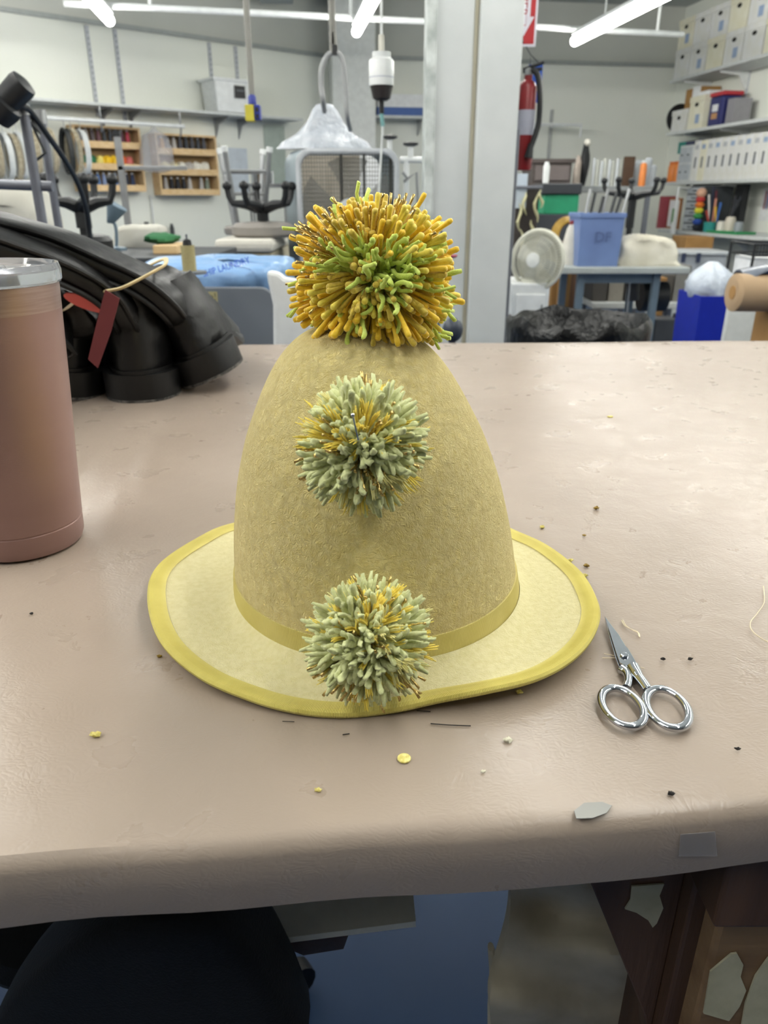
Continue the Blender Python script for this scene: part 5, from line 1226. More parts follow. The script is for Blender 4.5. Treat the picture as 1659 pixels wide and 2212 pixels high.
MB().box(s0+0.006, xq-0.013, Yg-0.0019, Yg-0.0013, zs0+0.062, zs1-0.03).build('text_band', m_swh, sg_)
text_mesh('lettering', 'FIRE EXTINGUISHER', 0.036, m_sred, sg_, Matrix.Translation(((s0+0.006+xq-0.013)/2+0.003, Yg-0.0024, (zs0+0.065+zs1-0.03)/2)) @ Matrix.Rotation(pi/2, 4, 'X') @ Matrix.Rotation(-pi/2, 4, 'Z'), 0.0003)
bc = thing('blue_card', 'blue card hanging behind the fire extinguisher', 'card', P(1158, 220, 3.1))
MB().box(P(1140, 180, 3.1).x, P(1170, 180, 3.1).x, 3.1, 3.104, P(1158, 222, 3.1).z, P(1158, 139, 3.1).z).build('card', mat('strong_blue_card', '2458b8', 0.35), bc)
pipe([P(1145, 140, 3.1), P(1146, 118, 3.1), P(1166, 138, 3.1)], 0.002, 'string', m_wire, bc, 5); pipe([P(1146, 118, 3.1), Vector((pr_, 2.80, P(1146, 100, 3.0).z))], 0.002, 'string', m_wire, bc, 5)
pp_ = tag(pipe([(pr_+0.012, 2.80, 0.0), (pr_+0.012, 2.80, P(1120, 280, 2.8).z)], 0.011, 'steel_pipe', m_grey_t), 'grey steel pipe running down the right side of the pillar', 'pipe')
# ================================================================== right side
m_steelblue = mat('blue_grey_frame', '62727f', 0.45); m_wbox = mat('white_file_box', 'd9dadb', 0.6, c2='d2d2cb', cscale=8); m_wbox2 = mat('creamy_file_box', 'dedccb', 0.6, c2='d7d3bb', cscale=8)
m_hole = mat('handle_hole_black', '23221f', 0.9); m_blue_st = mat('pale_blue_sticker', '93a6c4', 0.6)
# shelves on the right wall
SH = [(2.27, 0.36), (1.77, 0.36), (1.29, 0.34), (0.83, 0.55)]
shn = ['top', 'second', 'third', 'lowest, desk height']
SEND = {}
for i, (z, d) in enumerate(SH):
    s0 = Rs(1447-8*(i > 0)-10*(i > 1)-(8 if i == 3 else 0), d, z); s0 = max(s0, 0.02); s1 = 3.6
    SEND[i] = s0
    r = thing('wall_shelf', '%s white shelf along the right wall' % shn[i], 'shelf', Rw((s0+s1)/2, d/2, z), 'shelves on the right wall')
    MB().obox(Rw((s0+s1)/2, d/2, z), RD*(s1-s0)/2, RN*d/2, Zv*0.014).build('board', m_shelf, r, bevel=0.003)
    for px in (1530, 1612):
        s = Rs(px, 0.02, z-0.1)
        if s < s0: continue
        pts = [Rw(s, .005, z-.014), Rw(s, d*.85, z-.014), Rw(s, d*.85, z-.03), Rw(s, d*.3, z-.05), Rw(s, .03, z-.16), Rw(s, .005, z-.16)]
        MB().prism(pts, RD*0.018).build('bracket', m_white_p, r)
for px in (1525, 1610):
    s = Rs(px, 0.0, 2.0); tag(MB().obox(Rw(s, 0.008, 1.55), RD*0.014, RN*0.008, Zv*0.72).build('shelf_standard', MATS['slotted_white_metal'], bevel=0.001), 'white slotted standard on the right wall, %s' % ('farther from the viewer' if px < 1600 else 'nearer the viewer'), 'shelf standard', 'slotted standards on the right wall')
# file boxes on top shelf, two rows
def filebox(s, off, z, w, h, d, m, label, group, sticker=None, open_=False):
    r = thing('file_box', label, 'box', Rw(s, off, z), group)
    MB().obox(Rw(s, off, z+(h-0.05)/2), RD*(w/2-0.006), RN*(d/2-.006), Zv*(h-0.05)/2).build('body', m, r, bevel=0.002)
    MB().obox(Rw(s, off, z+h-0.025), RD*w/2, RN*d/2, Zv*0.0245).build('lid', m, r, bevel=0.003)
    pts = []
    for k in range(14):
        q = 2*pi*k/14; pts.append(Rw(s + 0.034*cos(q), off+d/2-0.004, z+h-0.075 + 0.018*sin(q)))
    MB().prism(pts, RN*0.0015).build('hand_hole', m_hole, r)
    if sticker: MB().obox(Rw(s+0.04, off+d/2-0.0045, z+h*0.30), RD*0.035, RN*0.0015, Zv*0.04).build('sticker', sticker, r)
    if open_: MB().obox(Rw(s, off, z+h+0.012), RD*w*0.3, RN*0.10, Zv*0.010).build('contents', MATS['dark_stained_wood'], r)
    return r
s = SEND[0]+0.17; zz = SH[0][0]+0.0145
for row in range(2):
    for k in range(9):
        lb = '%s white file box from the far end, %s row on the top right shelf' % (ORD[k], ('lower', 'upper')[row])
        filebox(s + k*0.305, 0.185, zz + row*0.262, 0.295, 0.26, 0.33, (m_wbox, m_wbox2)[(k*2+row) % 3 == 1], lb, 'file boxes on the top right shelf', m_blue_st if (k+row) % 2 else None)
# second shelf
z = SH[1][0]+0.0145; s0 = SEND[1]
br = thing('brown_box', 'tall open brown cardboard box at the far end of the second right shelf', 'box', Rw(s0+0.18, 0.17, z))
MB().obox(Rw(s0+0.20, 0.12, z+0.20), RD*0.16, RN*0.10, Zv*0.20).build('body', m_card, br, bevel=0.003); MB().obox(Rw(s0+0.26, 0.225, z+0.36), RD*0.07, RN*0.004, Zv*0.05).build('paper_label', m_paperw, br)
wb = filebox(s0+0.20, 0.29, z, 0.30, 0.20, 0.12, m_wbox, 'white box in front of the brown box on the second right shelf', 'boxes on the second right shelf')
wb = filebox(s0+0.52, 0.20, z, 0.28, 0.29, 0.30, m_wbox2, 'cream white box with a paper stack on top, second right shelf', 'boxes on the second right shelf', m_blue_st)
tag(MB().obox(Rw(s0+0.52, 0.2, z+0.31), RD*0.15, RN*0.12, Zv*0.018).build('paper_stack', m_paperw, bevel=0.003), 'stack of white paper on the cream box, second right shelf', 'paper')
s = max(Rs(1560, 0.2, z+0.15), s0+0.79)
pb = thing('snack_tub', 'dark blue square snack tub with a red lid on the second right shelf', 'tub', Rw(s, 0.2, z))
MB().obox(Rw(s, 0.2, z+0.13), RD*0.115, RN*0.10, Zv*0.13).build('tub_body', mat('navy_print', '2b2f66', 0.35), pb, bevel=0.02); MB().obox(Rw(s, 0.2, z+0.278), RD*0.12, RN*0.105, Zv*0.018).build('lid', mat('red_lid', 'b8323c', 0.35), pb, bevel=0.008)
MB().obox(Rw(s-0.0, 0.302, z+0.16), RD*0.05, RN*0.001, Zv*0.03).build('print_patch', m_paperw, pb); MB().obox(Rw(s, 0.302, z+0.09), RD*0.05, RN*0.001, Zv*0.025).build('print_patch', mat('tan_print', 'b98a5c', 0.5), pb)
for k in range(3): tag(MB().obox(Rw(s+0.17+0.04*k, 0.18, z+0.11), RD*0.016, RN*0.09, Zv*0.11).build('grey_folder', mat('grey_folder', '8d8b90', 0.5)), '%s grey folder right of the blue snack tub' % ORD[k], 'folder', 'grey folders on the second right shelf')
bd = P(1437, 250, 9.35); tag(MB().lathe([(0.10, -0.02), (0.14, -0.01), (0.14, 0.01), (0.10, 0.02)], Rw(s0-0.03, 0.22, z+0.142), 28, axis=RD).build('black_disc', m_black_p, smooth=True, angle=.5), 'black round disc standing at the far end of the second right shelf', 'disc')
# third shelf: tubs, teal box, clear drawers, document boxes
z = SH[2][0]+0.0145; s0 = SEND[2]; s1 = Rs(1490, 0.3, z+0.1)
m_orange = mat('orange_lid_jar', 'd9803a', 0.4)
m_drw = mat('frosted_drawer', 'aeb4ba', 0.3)
dp = thing('drawer_tower', 'clear small drawer tower at the far end of the third right shelf', 'drawers', Rw(s0+0.40, 0.2, z))
MB().obox(Rw(s0+0.40, 0.19, z+0.17), RD*0.13, RN*0.13, Zv*0.17).build('case', m_shelf, dp, bevel=0.003)
for a in range(2):
    for b in range(2):
        d = MB().obox(Rw(s0+0.34+0.12*a, 0.323, z+0.09+0.16*b), RD*0.054, RN*0.006, Zv*0.072).build('drawer', m_drw, dp, bevel=0.002); MB().obox(Rw(s0+0.34+0.12*a, 0.333, z+0.09+0.16*b), RD*0.012, RN*0.004, Zv*0.006).build('drawer_pull', m_black_p, d)
for k, (ds, o_) in enumerate(((0.06, 0.26), (0.17, 0.26))):
    j = thing('orange_jar', ('left', 'right')[k] + ' orange jar at the far end of the third right shelf', 'jar', Rw(s0+ds, o_, z), 'orange jars on the third right shelf')
    MB().lathe([(0.045, 0), (0.05, 0.01), (0.05, 0.15), (0.04, 0.17)], Rw(s0+ds, o_, z), 20).build('jar_body', m_orange, j, smooth=True, angle=.5); MB().lathe([(0.042, 0.171), (0.042, 0.20)], Rw(s0+ds, o_, z), 20).build('jar_lid', mat('amber_lid', 'd06f2c', 0.5), j)
tbx = thing('teal_box', 'teal box stacked above the orange jars, third right shelf', 'box', Rw(s0+0.12, 0.1, z)); MB().obox(Rw(s0+0.12, 0.10, z+0.14), RD*0.12, RN*0.07, Zv*0.14).build('white_base_box', m_wbox, tbx); MB().obox(Rw(s0+0.13, 0.12, z+0.335), RD*0.12, RN*0.09, Zv*0.055).build('teal_top', mat('teal_card', '1f8277', 0.5), tbx)
s = max(s1+0.02, s0+0.60)
for k in range(16):
    r = thing('document_box', '%s white document box from the far end of the row, third right shelf' % ORD[k], 'box', Rw(s, 0.19, z), 'document boxes on the third right shelf')
    MB().obox(Rw(s, 0.18, z+0.185), RD*0.059, RN*0.14, Zv*0.185).build('case', m_wbox if k != 1 else m_wbox2, r, bevel=0.004)
    MB().obox(Rw(s, 0.3215, z+0.17), RD*0.014, RN*0.0012, Zv*0.05).build('finger_slot', mat('slot_grey', '686a6e' if k % 3 else '45474a', 0.8) if False else MATS.get('slot_grey') or mat('slot_grey', '686a6e', 0.8), r)
    MB().obox(Rw(s, 0.3215, z+0.31), RD*0.03, RN*0.0012, Zv*0.02).build('spine_label', m_blue_st if k % 2 else mat('pale_grey_label', 'b0b3b8', .6), r)
    s += 0.124
# things hanging under second shelf end
tag(MB().obox(Rw(s0+0.45, 0.18, z+0.362), RD*0.16, RN*0.10, Zv*0.02).build('navy_folder', mat('navy_folder', '2a3150', 0.5)), 'navy folder lying on the clear drawer tower', 'folder')
# desk shelf
z = SH[3][0]+0.0145; s0 = SEND[3]
dt = thing('grey_drawer_unit', 'tall unit of six grey drawers on the desk height shelf', 'drawers', Rw(s0+0.55, 0.3, z)); sdu = Rs(1494, 0.45, z+0.2)
MB().obox(Rw(sdu, 0.28, z+0.205), RD*0.16, RN*0.15, Zv*0.205).build('case', mat('charcoal_case', '3d4145', 0.5), dt, bevel=0.003)
for k in range(6):
    d = MB().obox(Rw(sdu, 0.436, z+0.035+0.067*k), RD*0.145, RN*0.007, Zv*0.027).build('drawer', m_drw, dt, bevel=0.003); MB().obox(Rw(sdu, 0.448, z+0.035+0.067*k), RD*0.03, RN*0.005, Zv*0.006).build('drawer_pull', mat('charcoal_pull', '55595e', .5), d)
sf = Rs(1447, 0.40, z+0.2)
fr = thing('picture_frames', 'green and white framed pictures at the end of the desk shelf', 'picture', Rw(sf, 0.3, z))
MB().obox(Rw(sf, 0.34, z+0.15), RD*0.12, RN*0.012, Zv*0.15).build('frame', mat('orange_wood_frame', 'a06a3c', 0.5), fr, bevel=0.002); MB().obox(Rw(sf, 0.353, z+0.15), RD*0.10, RN*0.002, Zv*0.13).build('picture', m_paperw, fr); MB().obox(Rw(sf+0.01, 0.3565, z+0.12), RD*0.03, RN*0.001, Zv*0.08).build('green_print', mat('leaf_green', '4f8a45', 0.6), fr)
tag(MB().obox(Rw(sf-0.15, 0.34, z+0.16), RD*0.018, RN*0.10, Zv*0.16).build('red_folder', mat('faded_red_folder', '9a4650', 0.6)), 'faded red folder standing left of the framed picture', 'folder')
rp = random.Random(8)
cols = [('b7483c', 'red'), ('e0b43c', 'yellow'), ('3c6ab0', 'blue'), ('cf8f7c', 'salmon'), ('d8d4ce', 'white'), ('6a2f3c', 'maroon'), ('262a40', 'dark')]
st_ = Rs(1535, 0.42, z+0.1)
tl = tag(MB().lathe([(0.055, 0), (0.06, 0.09), (0.055, 0.09)], Rw(st_, 0.42, z), 18).build('teal_cup', mat('teal_plastic', '2f8f8a', .5), smooth=True, angle=.5), 'teal cup on the desk shelf right of the drawers', 'cup')
for k in range(7):
    hexc, nmn = cols[k]; a = Rw(st_ + rp.uniform(-.04, .04), 0.40+rp.uniform(-.03, .03), z+0.092); tip = a + Vector((rp.uniform(-.05, .05), 0, 0.10+0.035*k))
    tag(MB().tube([a, tip], [0.008, 0.011], 6).build('marker', mat('marker_'+hexc, hexc, 0.5), smooth=True), nmn + ' marker upright in the teal cup', 'marker', 'markers in the teal cup')
for k, (dx, hh, hexc, nmn, rr_) in enumerate(((0.16, 0.10, 'dad6cc', 'white jar right of the teal cup', .04), (0.30, 0.12, 'c9c2b4', 'cream jar with brushes on the desk shelf', .045), (0.44, 0.08, '8c9298', 'grey tin at the end of the green mat', .04))):
    tag(MB().lathe([(rr_, 0), (rr_, hh*.8), (rr_*.8, hh)], Rw(st_+dx, 0.40, z+0.001+0.022*(k > 0)), 18).build('jar', mat('jar_'+hexc, hexc, 0.4), smooth=True, angle=.5), nmn, 'jar')
for k in range(5):
    a = Rw(st_+0.30+rp.uniform(-.02, .02), 0.40, z+0.142); tag(MB().tube([a, a+RD*rp.uniform(-.02, .16)+Zv*rp.uniform(.08, .18)], [0.005, 0.009], 6).build('brush', mat('brush_dark', '34363c', .6)), '%s dark brush in the cream jar' % ORD[k], 'brush', 'brushes in the cream jar')
tag(MB().obox(Rw(st_+0.36, 0.42, z+0.011), RD*0.24, RN*0.10, Zv*0.010).build('green_mat', mat('green_mat', '2f8a55', .6), bevel=.002), 'green cutting mat on the desk shelf', 'mat')
bk = tag(MB().obox(Rw(st_+0.06, 0.18, z+0.21), RD*0.07, RN*0.03, Zv*0.21).build('black_case', m_black_p, bevel=.004), 'black upright case behind the markers on the desk shelf', 'case')
fl = thing('flower_doll', 'pompon doll with rainbow body beside the drawer unit', 'doll', Rw(st_-0.12, 0.48, z))
for k, hexc in enumerate(('20242e', '2d4da0', '3f8f4f', 'd8cf3c', 'd8742c', 'b83a3a')):
    MB().blob(Rw(st_-0.10, 0.50, z+0.04+0.05*k), 0.045, 0.04, 0.03, 12, 8).build('body_band', mat('doll_'+hexc, hexc, .8), fl, smooth=True)
MB().blob(Rw(st_-0.10, 0.50, z+0.345), 0.05, 0.045, 0.045, 14, 9, 0.05).build('head', mat('doll_skin', 'c79d84', .8), fl, smooth=True)
# poster at right edge, on the right wall
s = Rs(1665, 0.0, 1.1); ps_ = thing('wall_poster', 'small poster with coloured strips under the third right shelf', 'poster', Rw(s, 0, 0.98))
MB().obox(Rw(s, 0.004, 1.09), RD*0.13, RN*0.004, Zv*0.14).build('sheet', m_paperw, ps_)
for k, hexc in enumerate(('7b3040', '3b4a8c', 'c79a50', '50407a', 'a0505c')): MB().obox(Rw(s-0.08+0.04*k, 0.0095, 1.13), RD*0.012, RN*0.001, Zv*0.08).build('printed_figure', mat('print_'+hexc, hexc, .6), ps_)

# ---- things on the back wall right of the pillar
def Bz(px, py, off=0.0):
    u = Bs(px, off, 1.8); p = Bw(u, off, 0); return P(px, py, p.y).z
hb = thing('wall_hanger_bar', 'thin white bracket with a bar on the back wall', 'bracket', Bw(Bs(1190, 0, 1.9), 0, 1.8))
zbar = Bz(1200, 269, .3); u0, u1 = Bs(1150, 0.3, zbar), Bs(1256, 0.3, zbar)
pipe([Bw(u0, .3, zbar), Bw(u1, .3, zbar)], 0.017, 'bar', m_white_p, hb); um = Bs(1189, 0, zbar)
MB().obox(Bw(um, 0.01, zbar-0.25), BD*0.016, BN*0.01, Zv*0.42).build('standard', m_silver, hb); pipe([Bw(um, .02, zbar), Bw(um, .3, zbar)], 0.012, 'arm', m_white_p, hb); pipe([Bw(u1, .3, zbar), Bw(u1, .3, zbar-.12)], 0.01, 'drop', m_white_p, hb)
def bwbox(name, label, cat, px0, py0, px1, py1, Y, d, m, **k): return bx(name, label, cat, px0, py0, px1, py1, Y, d, m, **k)
# brown stepped cabinet
bc_ = thing('brown_cabinet', 'dark grey brown rolled fabric cabinet against the back wall', 'cabinet', (P(1195, 500, 6.8).x, 6.8, 0))
m_brg = mat('grey_brown_wood', '5c5350', 0.6, c2='4d4542', cscale=6, stretch=(.5, 1, 6))
a, b = P(1148, 400, 6.6).x, P(1232, 400, 6.6).x; zt5 = P(1190, 343, 6.6).z
MB().box(a, b, 6.6, 7.1, 0, zt5-0.03).build('body', m_brg, bc_, bevel=.004); MB().box(a-0.02, b+0.02, 6.58, 7.12, zt5-0.028, zt5).build('top_panel', m_brg, bc_)
for k in range(4): MB().box(a+0.02, b-0.02, 6.585, 6.599, zt5-0.16-0.17*k, zt5-0.05-0.17*k).build('drawer', mat('lighter_brown_front', '6d6462', .6), bc_, bevel=.004)
# low bench with stacked boxes
zb6 = P(1200, 520, 5.4).z; wtb = worktop('low_bench', 'low wooden bench carrying the stacked dark and green boxes', P(1150, 520, 5.4).x, P(1262, 520, 5.4).x, 5.35, 5.95, zb6, 0.04, m_dwood, m_dwood, 0.025)
a, b = P(1160, 490, 5.4).x, P(1250, 490, 5.4).x; z1 = P(1200, 463, 5.4).z; z2 = P(1200, 420, 5.4).z; z3 = P(1200, 396, 5.4).z
tag(MB().box(a, b, 5.4, 5.85, zb6, z1).build('dark_crate', mat('dark_blue_grey', '43474e', .6), bevel=.006), 'dark blue grey crate at the bottom of the stack on the bench', 'crate')
g1 = thing('green_crate', 'bright green crate on top of the dark crate', 'crate', ((a+b)/2, 5.6, z1)); MB().box(a+0.04, b-0.01, 5.42, 5.83, z1, z2).build('body', mat('bright_green_plastic', '27936a', .5), g1, bevel=.006); MB().box(a+0.02, b+0.00, 5.40, 5.85, z2, z3).build('lid', mat('charcoal_lid', '33373c', .5), g1, bevel=.008)
tag(MB().lathe([(0.02, 0), (0.022, 0.10), (0.012, 0.13)], (P(1181, 410, 5.38).x, 5.44, z3+0.001), 12).build('white_bottle', m_white_p, smooth=True), 'small white bottle on the lid of the green crate', 'bottle')
# cream ribbons hanging left of the crates
m_rib = mat('cream_ribbon', 'bdb994', .8)
for k, (px, py, h) in enumerate(((1122, 470, 60), (1133, 440, 50), (1158, 450, 60), (1168, 430, 40), (1150, 500, 50), (1128, 520, 50))):
    pts = [P(px+4*sin(i*1.1+k), py-h/2+h*i/6, 5.2) for i in range(7)]
    top = pts[0] + Zv*0.0
    tag(MB().tube(pts, [0.008, .02, .03, .024, .03, .018, .008], 8, flat=0.35).build('ribbon_curl', m_rib, smooth=True), '%s cream ribbon curl hanging right of the pillar' % ORD[k], 'ribbon', 'cream ribbon curls by the pillar')
rr = thing('ribbon_rack', 'dark rack from which the cream ribbons hang', 'rack', (P(1140, 500, 5.3).x, 5.3, 0))
a, b = P(1112, 450, 5.28).x, P(1160, 450, 5.28).x; MB().box(a, b, 5.24, 5.27, 0, P(1135, 400, 5.25).z).build('panel', mat('dark_brown_panel', '3c3634', .7), rr, bevel=.003); pipe([P(1110, 405, 5.2), P(1172, 405, 5.2)], 0.01, 'rail', m_grey_t, rr)
MB().box(P(1118, 390, 5.22).x, P(1140, 390, 5.22).x, 5.225, 5.238, P(1130, 450, 5.22).z, P(1130, 375, 5.22).z).build('white_card', mat('bluish_card', 'b5c0cc', .6), rr)
# gold basket, cone hat form
gb = MB(); c = P(1226, 515, 5.0)
for k in range(9): gb.tube([c + Vector((0.10*cos(2*pi*i/24)*(1-0.02*k), 0.04*sin(2*pi*i/24), 0.12*sin(2*pi*i/24)*(1-.02*k))) + Vector((0.0, -0.01*k, 0)) for i in range(24)], 0.011, 6, closed=True)
gdf = thing('gold_crown', 'scalloped gold wreath standing on the worktop end behind the blue bin', 'wreath', (c.x, 5.0, c.z-0.13)); gb.build('wreath', mat('dull_gold', '9c7c35', .45, .4), gdf, smooth=True)
MB().box(c.x-0.04, c.x+0.04, 4.94, 5.04, 0.80, c.z-0.115).build('wooden_stand', m_card, gdf)
MB().box(c.x-0.03, c.x+0.03, 4.93, 5.03, 0, 0.80).build('stand_post', m_card, gdf)
# tube rack at the back: pale vertical tubes, dark brush, brown frame
zr_ = P(1310, 402, 7.2).z
tr = worktop('back_counter', 'grey counter at the back wall carrying pale tubes and jars', P(1236, 402, 7.2).x, P(1418, 402, 7.2).x, 7.2, 7.7, zr_, 0.05, mat('grey_counter', '8c9090', .5), m_grey_t)
for k in range(10):
    x = P(1282+8.5*k, 370, 7.35).x; hgt = P(1300, 342+3*(k % 3), 7.35).z-zr_
    tag(MB().tube([(x, 7.35+0.03*(k % 2), zr_), (x, 7.35+0.03*(k % 2), zr_+hgt)], 0.013+0.003*(k % 2), 10).build('pale_tube', mat('pale_tube_%d' % (k % 2), ('c9ced2', 'd6d8cf')[k % 2], .35), smooth=True), '%s pale upright tube from the left on the back counter' % ORD[k], 'tube', 'pale tubes on the back counter')
x = P(1258, 400, 7.35).x; bh = thing('black_brush', 'tall black plume with a pale top left of the pale tubes', 'brush', (x, 7.35, zr_))
MB().blob((x, 7.35, zr_+0.17), 0.045, 0.04, 0.17, 14, 12, .08, 3).build('bristles', m_black_p, bh, smooth=True); MB().blob((x+0.01, 7.35, zr_+0.355), 0.03, 0.03, 0.03, 12, 8).build('pale_top', m_pad, bh, smooth=True)
bx('brown_board', 'dark brown board standing right of the pale tubes', 'board', 1347, 338, 1370, 400, 7.3, 0.04, mat('deep_brown', '4a3423', .6), zb=zr_)
x = P(1386, 395, 7.3).x; j = thing('orange_jar', 'orange striped jar on the right end of the back counter', 'jar', (x, 7.3, zr_)); MB().lathe([(.03, 0), (.03, .17), (.02, .19)], (x, 7.3, zr_), 14).build('jar_body', m_orange, j, smooth=True); MB().lathe([(.022, .191), (.022, .21)], (x, 7.3, zr_), 14).build('jar_lid', m_white_p, j)
for k, (px, hh) in enumerate(((1376, .20), (1397, .22), (1408, .16))): tag(MB().lathe([(.035, 0), (.035, hh), (.02, hh+.02)], (P(px, 395, 7.42).x, 7.44, zr_), 14).build('clear_jar', m_drw, smooth=True, angle=.5), '%s cloudy jar on the right end of the back counter' % ORD[k], 'jar', 'cloudy jars on the back counter')
for k, (px, hh) in enumerate(((1244, .14), (1250, .20))): tag(MB().lathe([(.03, 0), (.028, hh), (.012, hh+.05)], (P(px-2, 395, 7.26).x, 7.25+.06*k, zr_), 14).build('beige_bottle', mat('beige_bottle', 'a89c92', .5), smooth=True, angle=.5), '%s beige bottle at the left end of the back counter' % ('front', 'rear')[k], 'bottle', 'beige bottles on the back counter')

# ---- sewing table with blue bin and covered machine
Zs = P(1340, 577, 4.3).z; xa, xb = P(1207, 577, 4.3).x, P(1490, 577, 4.3).x
swt = thing('sewing_table', 'industrial sewing table with blue grey steel legs on the right', 'table', ((xa+xb)/2, 4.6, 0))
MB().box(xa, xb, 4.28, 4.85, Zs-0.035, Zs).build('tabletop', mat('grey_white_top', 'a4aaa8', .4), swt, bevel=.006)
for x in (xa+0.14, xb-0.16):
    MB().box(x-.02, x+.02, 4.33, 4.37, 0.06, Zs-.035).build('leg', m_steelblue, swt, bevel=.003); MB().box(x-.02, x+.02, 4.75, 4.79, 0.06, Zs-.035).build('leg', m_steelblue, swt, bevel=.003); MB().box(x-.025, x+.025, 4.29, 4.84, 0, 0.06).build('foot_rail', m_steelblue, swt, bevel=.003)
MB().box(xa+.16, xb-.18, 4.54, 4.58, 0.30, 0.35).build('stretcher', m_steelblue, swt); MB().box(xa+.16, xb-.18, 4.35, 4.37, Zs-.09, Zs-.036).build('apron_rail', m_steelblue, swt)
MB().tube([(P(1385, 620, 4.5).x, 4.5, Zs-.18), (P(1440, 620, 4.5).x, 4.5, Zs-.18)], 0.085, 18).build('motor', m_black_p, swt, smooth=True, angle=.5); pipe([(P(1362, 600, 4.4).x, 4.4, Zs-.036), (P(1355, 700, 4.4).x, 4.4, .2)], .005, 'treadle_rod', m_silver, swt); MB().box(P(1300, 600, 4.4).x, P(1340, 600, 4.4).x, 4.4, 4.6, .12, .15).build('treadle', m_steelblue, swt)
MB().tube([P(1368, 610, 4.42), P(1368, 648, 4.42)], .035, 10).build('knee_lever', m_black_p, swt, smooth=True)
lo = [Vector((P(x, 578, 4.34).x, y, Zs)) for x, y in ((1247, 4.34), (1333, 4.34), (1333, 4.58), (1247, 4.58))]
zt6 = P(1300, 460, 4.34).z
def tap(s_, z): 
    cx_ = (lo[0].x+lo[1].x)/2; return [Vector((cx_+(p.x-cx_)*s_, 4.46+(p.y-4.46)*s_, z)) for p in lo]
bb = thing('blue_waste_bin', 'blue rectangular waste bin standing on the sewing table', 'bin', (tap(1, Zs)[0].x+.12, 4.46, Zs)); hB = zt6-Zs
m_bb = mat('periwinkle_plastic', '6c82b0', .45, c2='6478a5', cscale=7)
MB().loft([tap(1, Zs), tap(1.09, zt6-.02), tap(1.06, zt6-.02), tap(.97, Zs+.01)], capB=True).build('body', m_bb, bb, bevel=.008)
MB().loft([tap(1.09, zt6-.025), tap(1.14, zt6-.025), tap(1.15, zt6), tap(1.09, zt6), tap(1.08, zt6-.024)], capA=False, capB=False).build('rim', m_bb, bb, bevel=.002)
fx_ = tap(1.08, Zs+hB*.55); text_mesh('scrawl', 'DF', 0.075, mat('scuffed_ink', '4f608a', .6), bb, Matrix.Translation(((fx_[0].x+fx_[1].x)/2+.01, fx_[0].y-0.006, Zs+hB*.55)) @ Matrix.Rotation(pi/2-0.07, 4, 'X'), .0006)
m_rod = mat('dark_rod', '3b3d3f', .5)
for k in range(7):
    q = k/6; p0 = Vector((lo[0].x+0.02+(lo[1].x-lo[0].x-0.04)*q, 4.46+0.03*(k % 2), Zs+0.03)); p1 = P(1276+14*k-4*(k % 2), 408+8*(k % 3), 4.5)
    tag(MB().tube([p0, p1], .009, 8).build('rod', m_rod if k % 3 else m_silver, smooth=True), '%s %s rod from the left standing in the blue waste bin' % (ORD[k], ('dark' if k % 3 else 'silver')), 'rod', 'rods in the blue waste bin')
stz = P(1370, 432, 4.66).z
stool('upturned_stool', 'black upturned stool on the sewing table behind the blue bin', (P(1356, 500, 4.72).x, 4.70, Zs), P(1356, 418, 4.7).z-Zs, 0.17, m_black_p, m_black_p, 0.12, 0.10)
cm = cloth_lump('covered_machine', 'canvas covered sewing machine on the right sewing table', [(1340, 578), (1342, 545), (1352, 520), (1375, 508), (1400, 507), (1440, 513), (1468, 528), (1466, 560), (1468, 578)], 4.36, .24, mat('canvas_cover', 'dad6c8', .85, c2='c8c3b1', cscale=7, bump=.02, bscale=9), 6)
cf = thing('cone_form', 'white cone shaped hat form left of the blue bin', 'form', (P(1229, 575, 4.5).x, 4.5, Zs)); MB().lathe([(.065, 0), (.055, .08), (.03, .19), (.015, .22)], (P(1229, 575, 4.5).x, 4.5, Zs), 18).build('cone', m_pad, cf, smooth=True); MB().blob((P(1232, 530, 4.5).x, 4.5, Zs+.22), .018, .018, .016, 10, 8).build('red_tip', m_fred, cf, smooth=True)
# wooden posts, shelf things beneath the sewing table
for k, (x0_, x1_, y0_) in enumerate(((1190, 1216, 590), (1418, 1436, 600))): bx('wooden_post', ('left', 'right')[k]+' tan wooden post under the sewing table', 'post', x0_, y0_, x1_, 690, 5.05, .08, m_card, zb=0)
und = worktop('back_trolley', 'low trolley with dark boxes behind the sewing table', P(1272, 660, 5.4).x, P(1500, 660, 5.4).x, 5.3, 5.8, P(1300, 650, 5.4).z, .04, m_shelf, m_grey_t)
zl = P(1300, 650, 5.4).z
for k in range(6):
    x0_ = 1280+35*k; c_ = ('4b4845', '8a857c', '3c3b3a', 'a7a093', '55504a', '7c7a76')[k]
    a, b = P(x0_, 640, 5.35).x, P(x0_+32, 640, 5.35).x; hh = (.16, .22, .14, .2, .18, .24)[k]
    tag(MB().box(a, b, 5.36, 5.7, zl, zl+hh).build('storage_box', mat('box_'+c_, c_, .7), bevel=.006), '%s box from the left on the low trolley under the sewing table' % ORD[k], 'box', 'boxes on the low trolley')
for k in range(5):
    x0_ = 1230+50*k; a, b = P(x0_, 690, 5.2).x, P(x0_+46, 690, 5.2).x; c_ = ('2f3236', '3a3d42', '2a2c30', '44464a', '34373b')[k]
    tag(MB().box(a, b, 4.88, 5.03, 0, P(1300, 672+(k % 2)*6, 5.1).z).build('dark_tub', mat('tub_'+c_, c_, .6), bevel=.01), '%s dark tub from the left on the floor behind the sewing table' % ORD[k], 'tub', 'dark tubs on the floor')
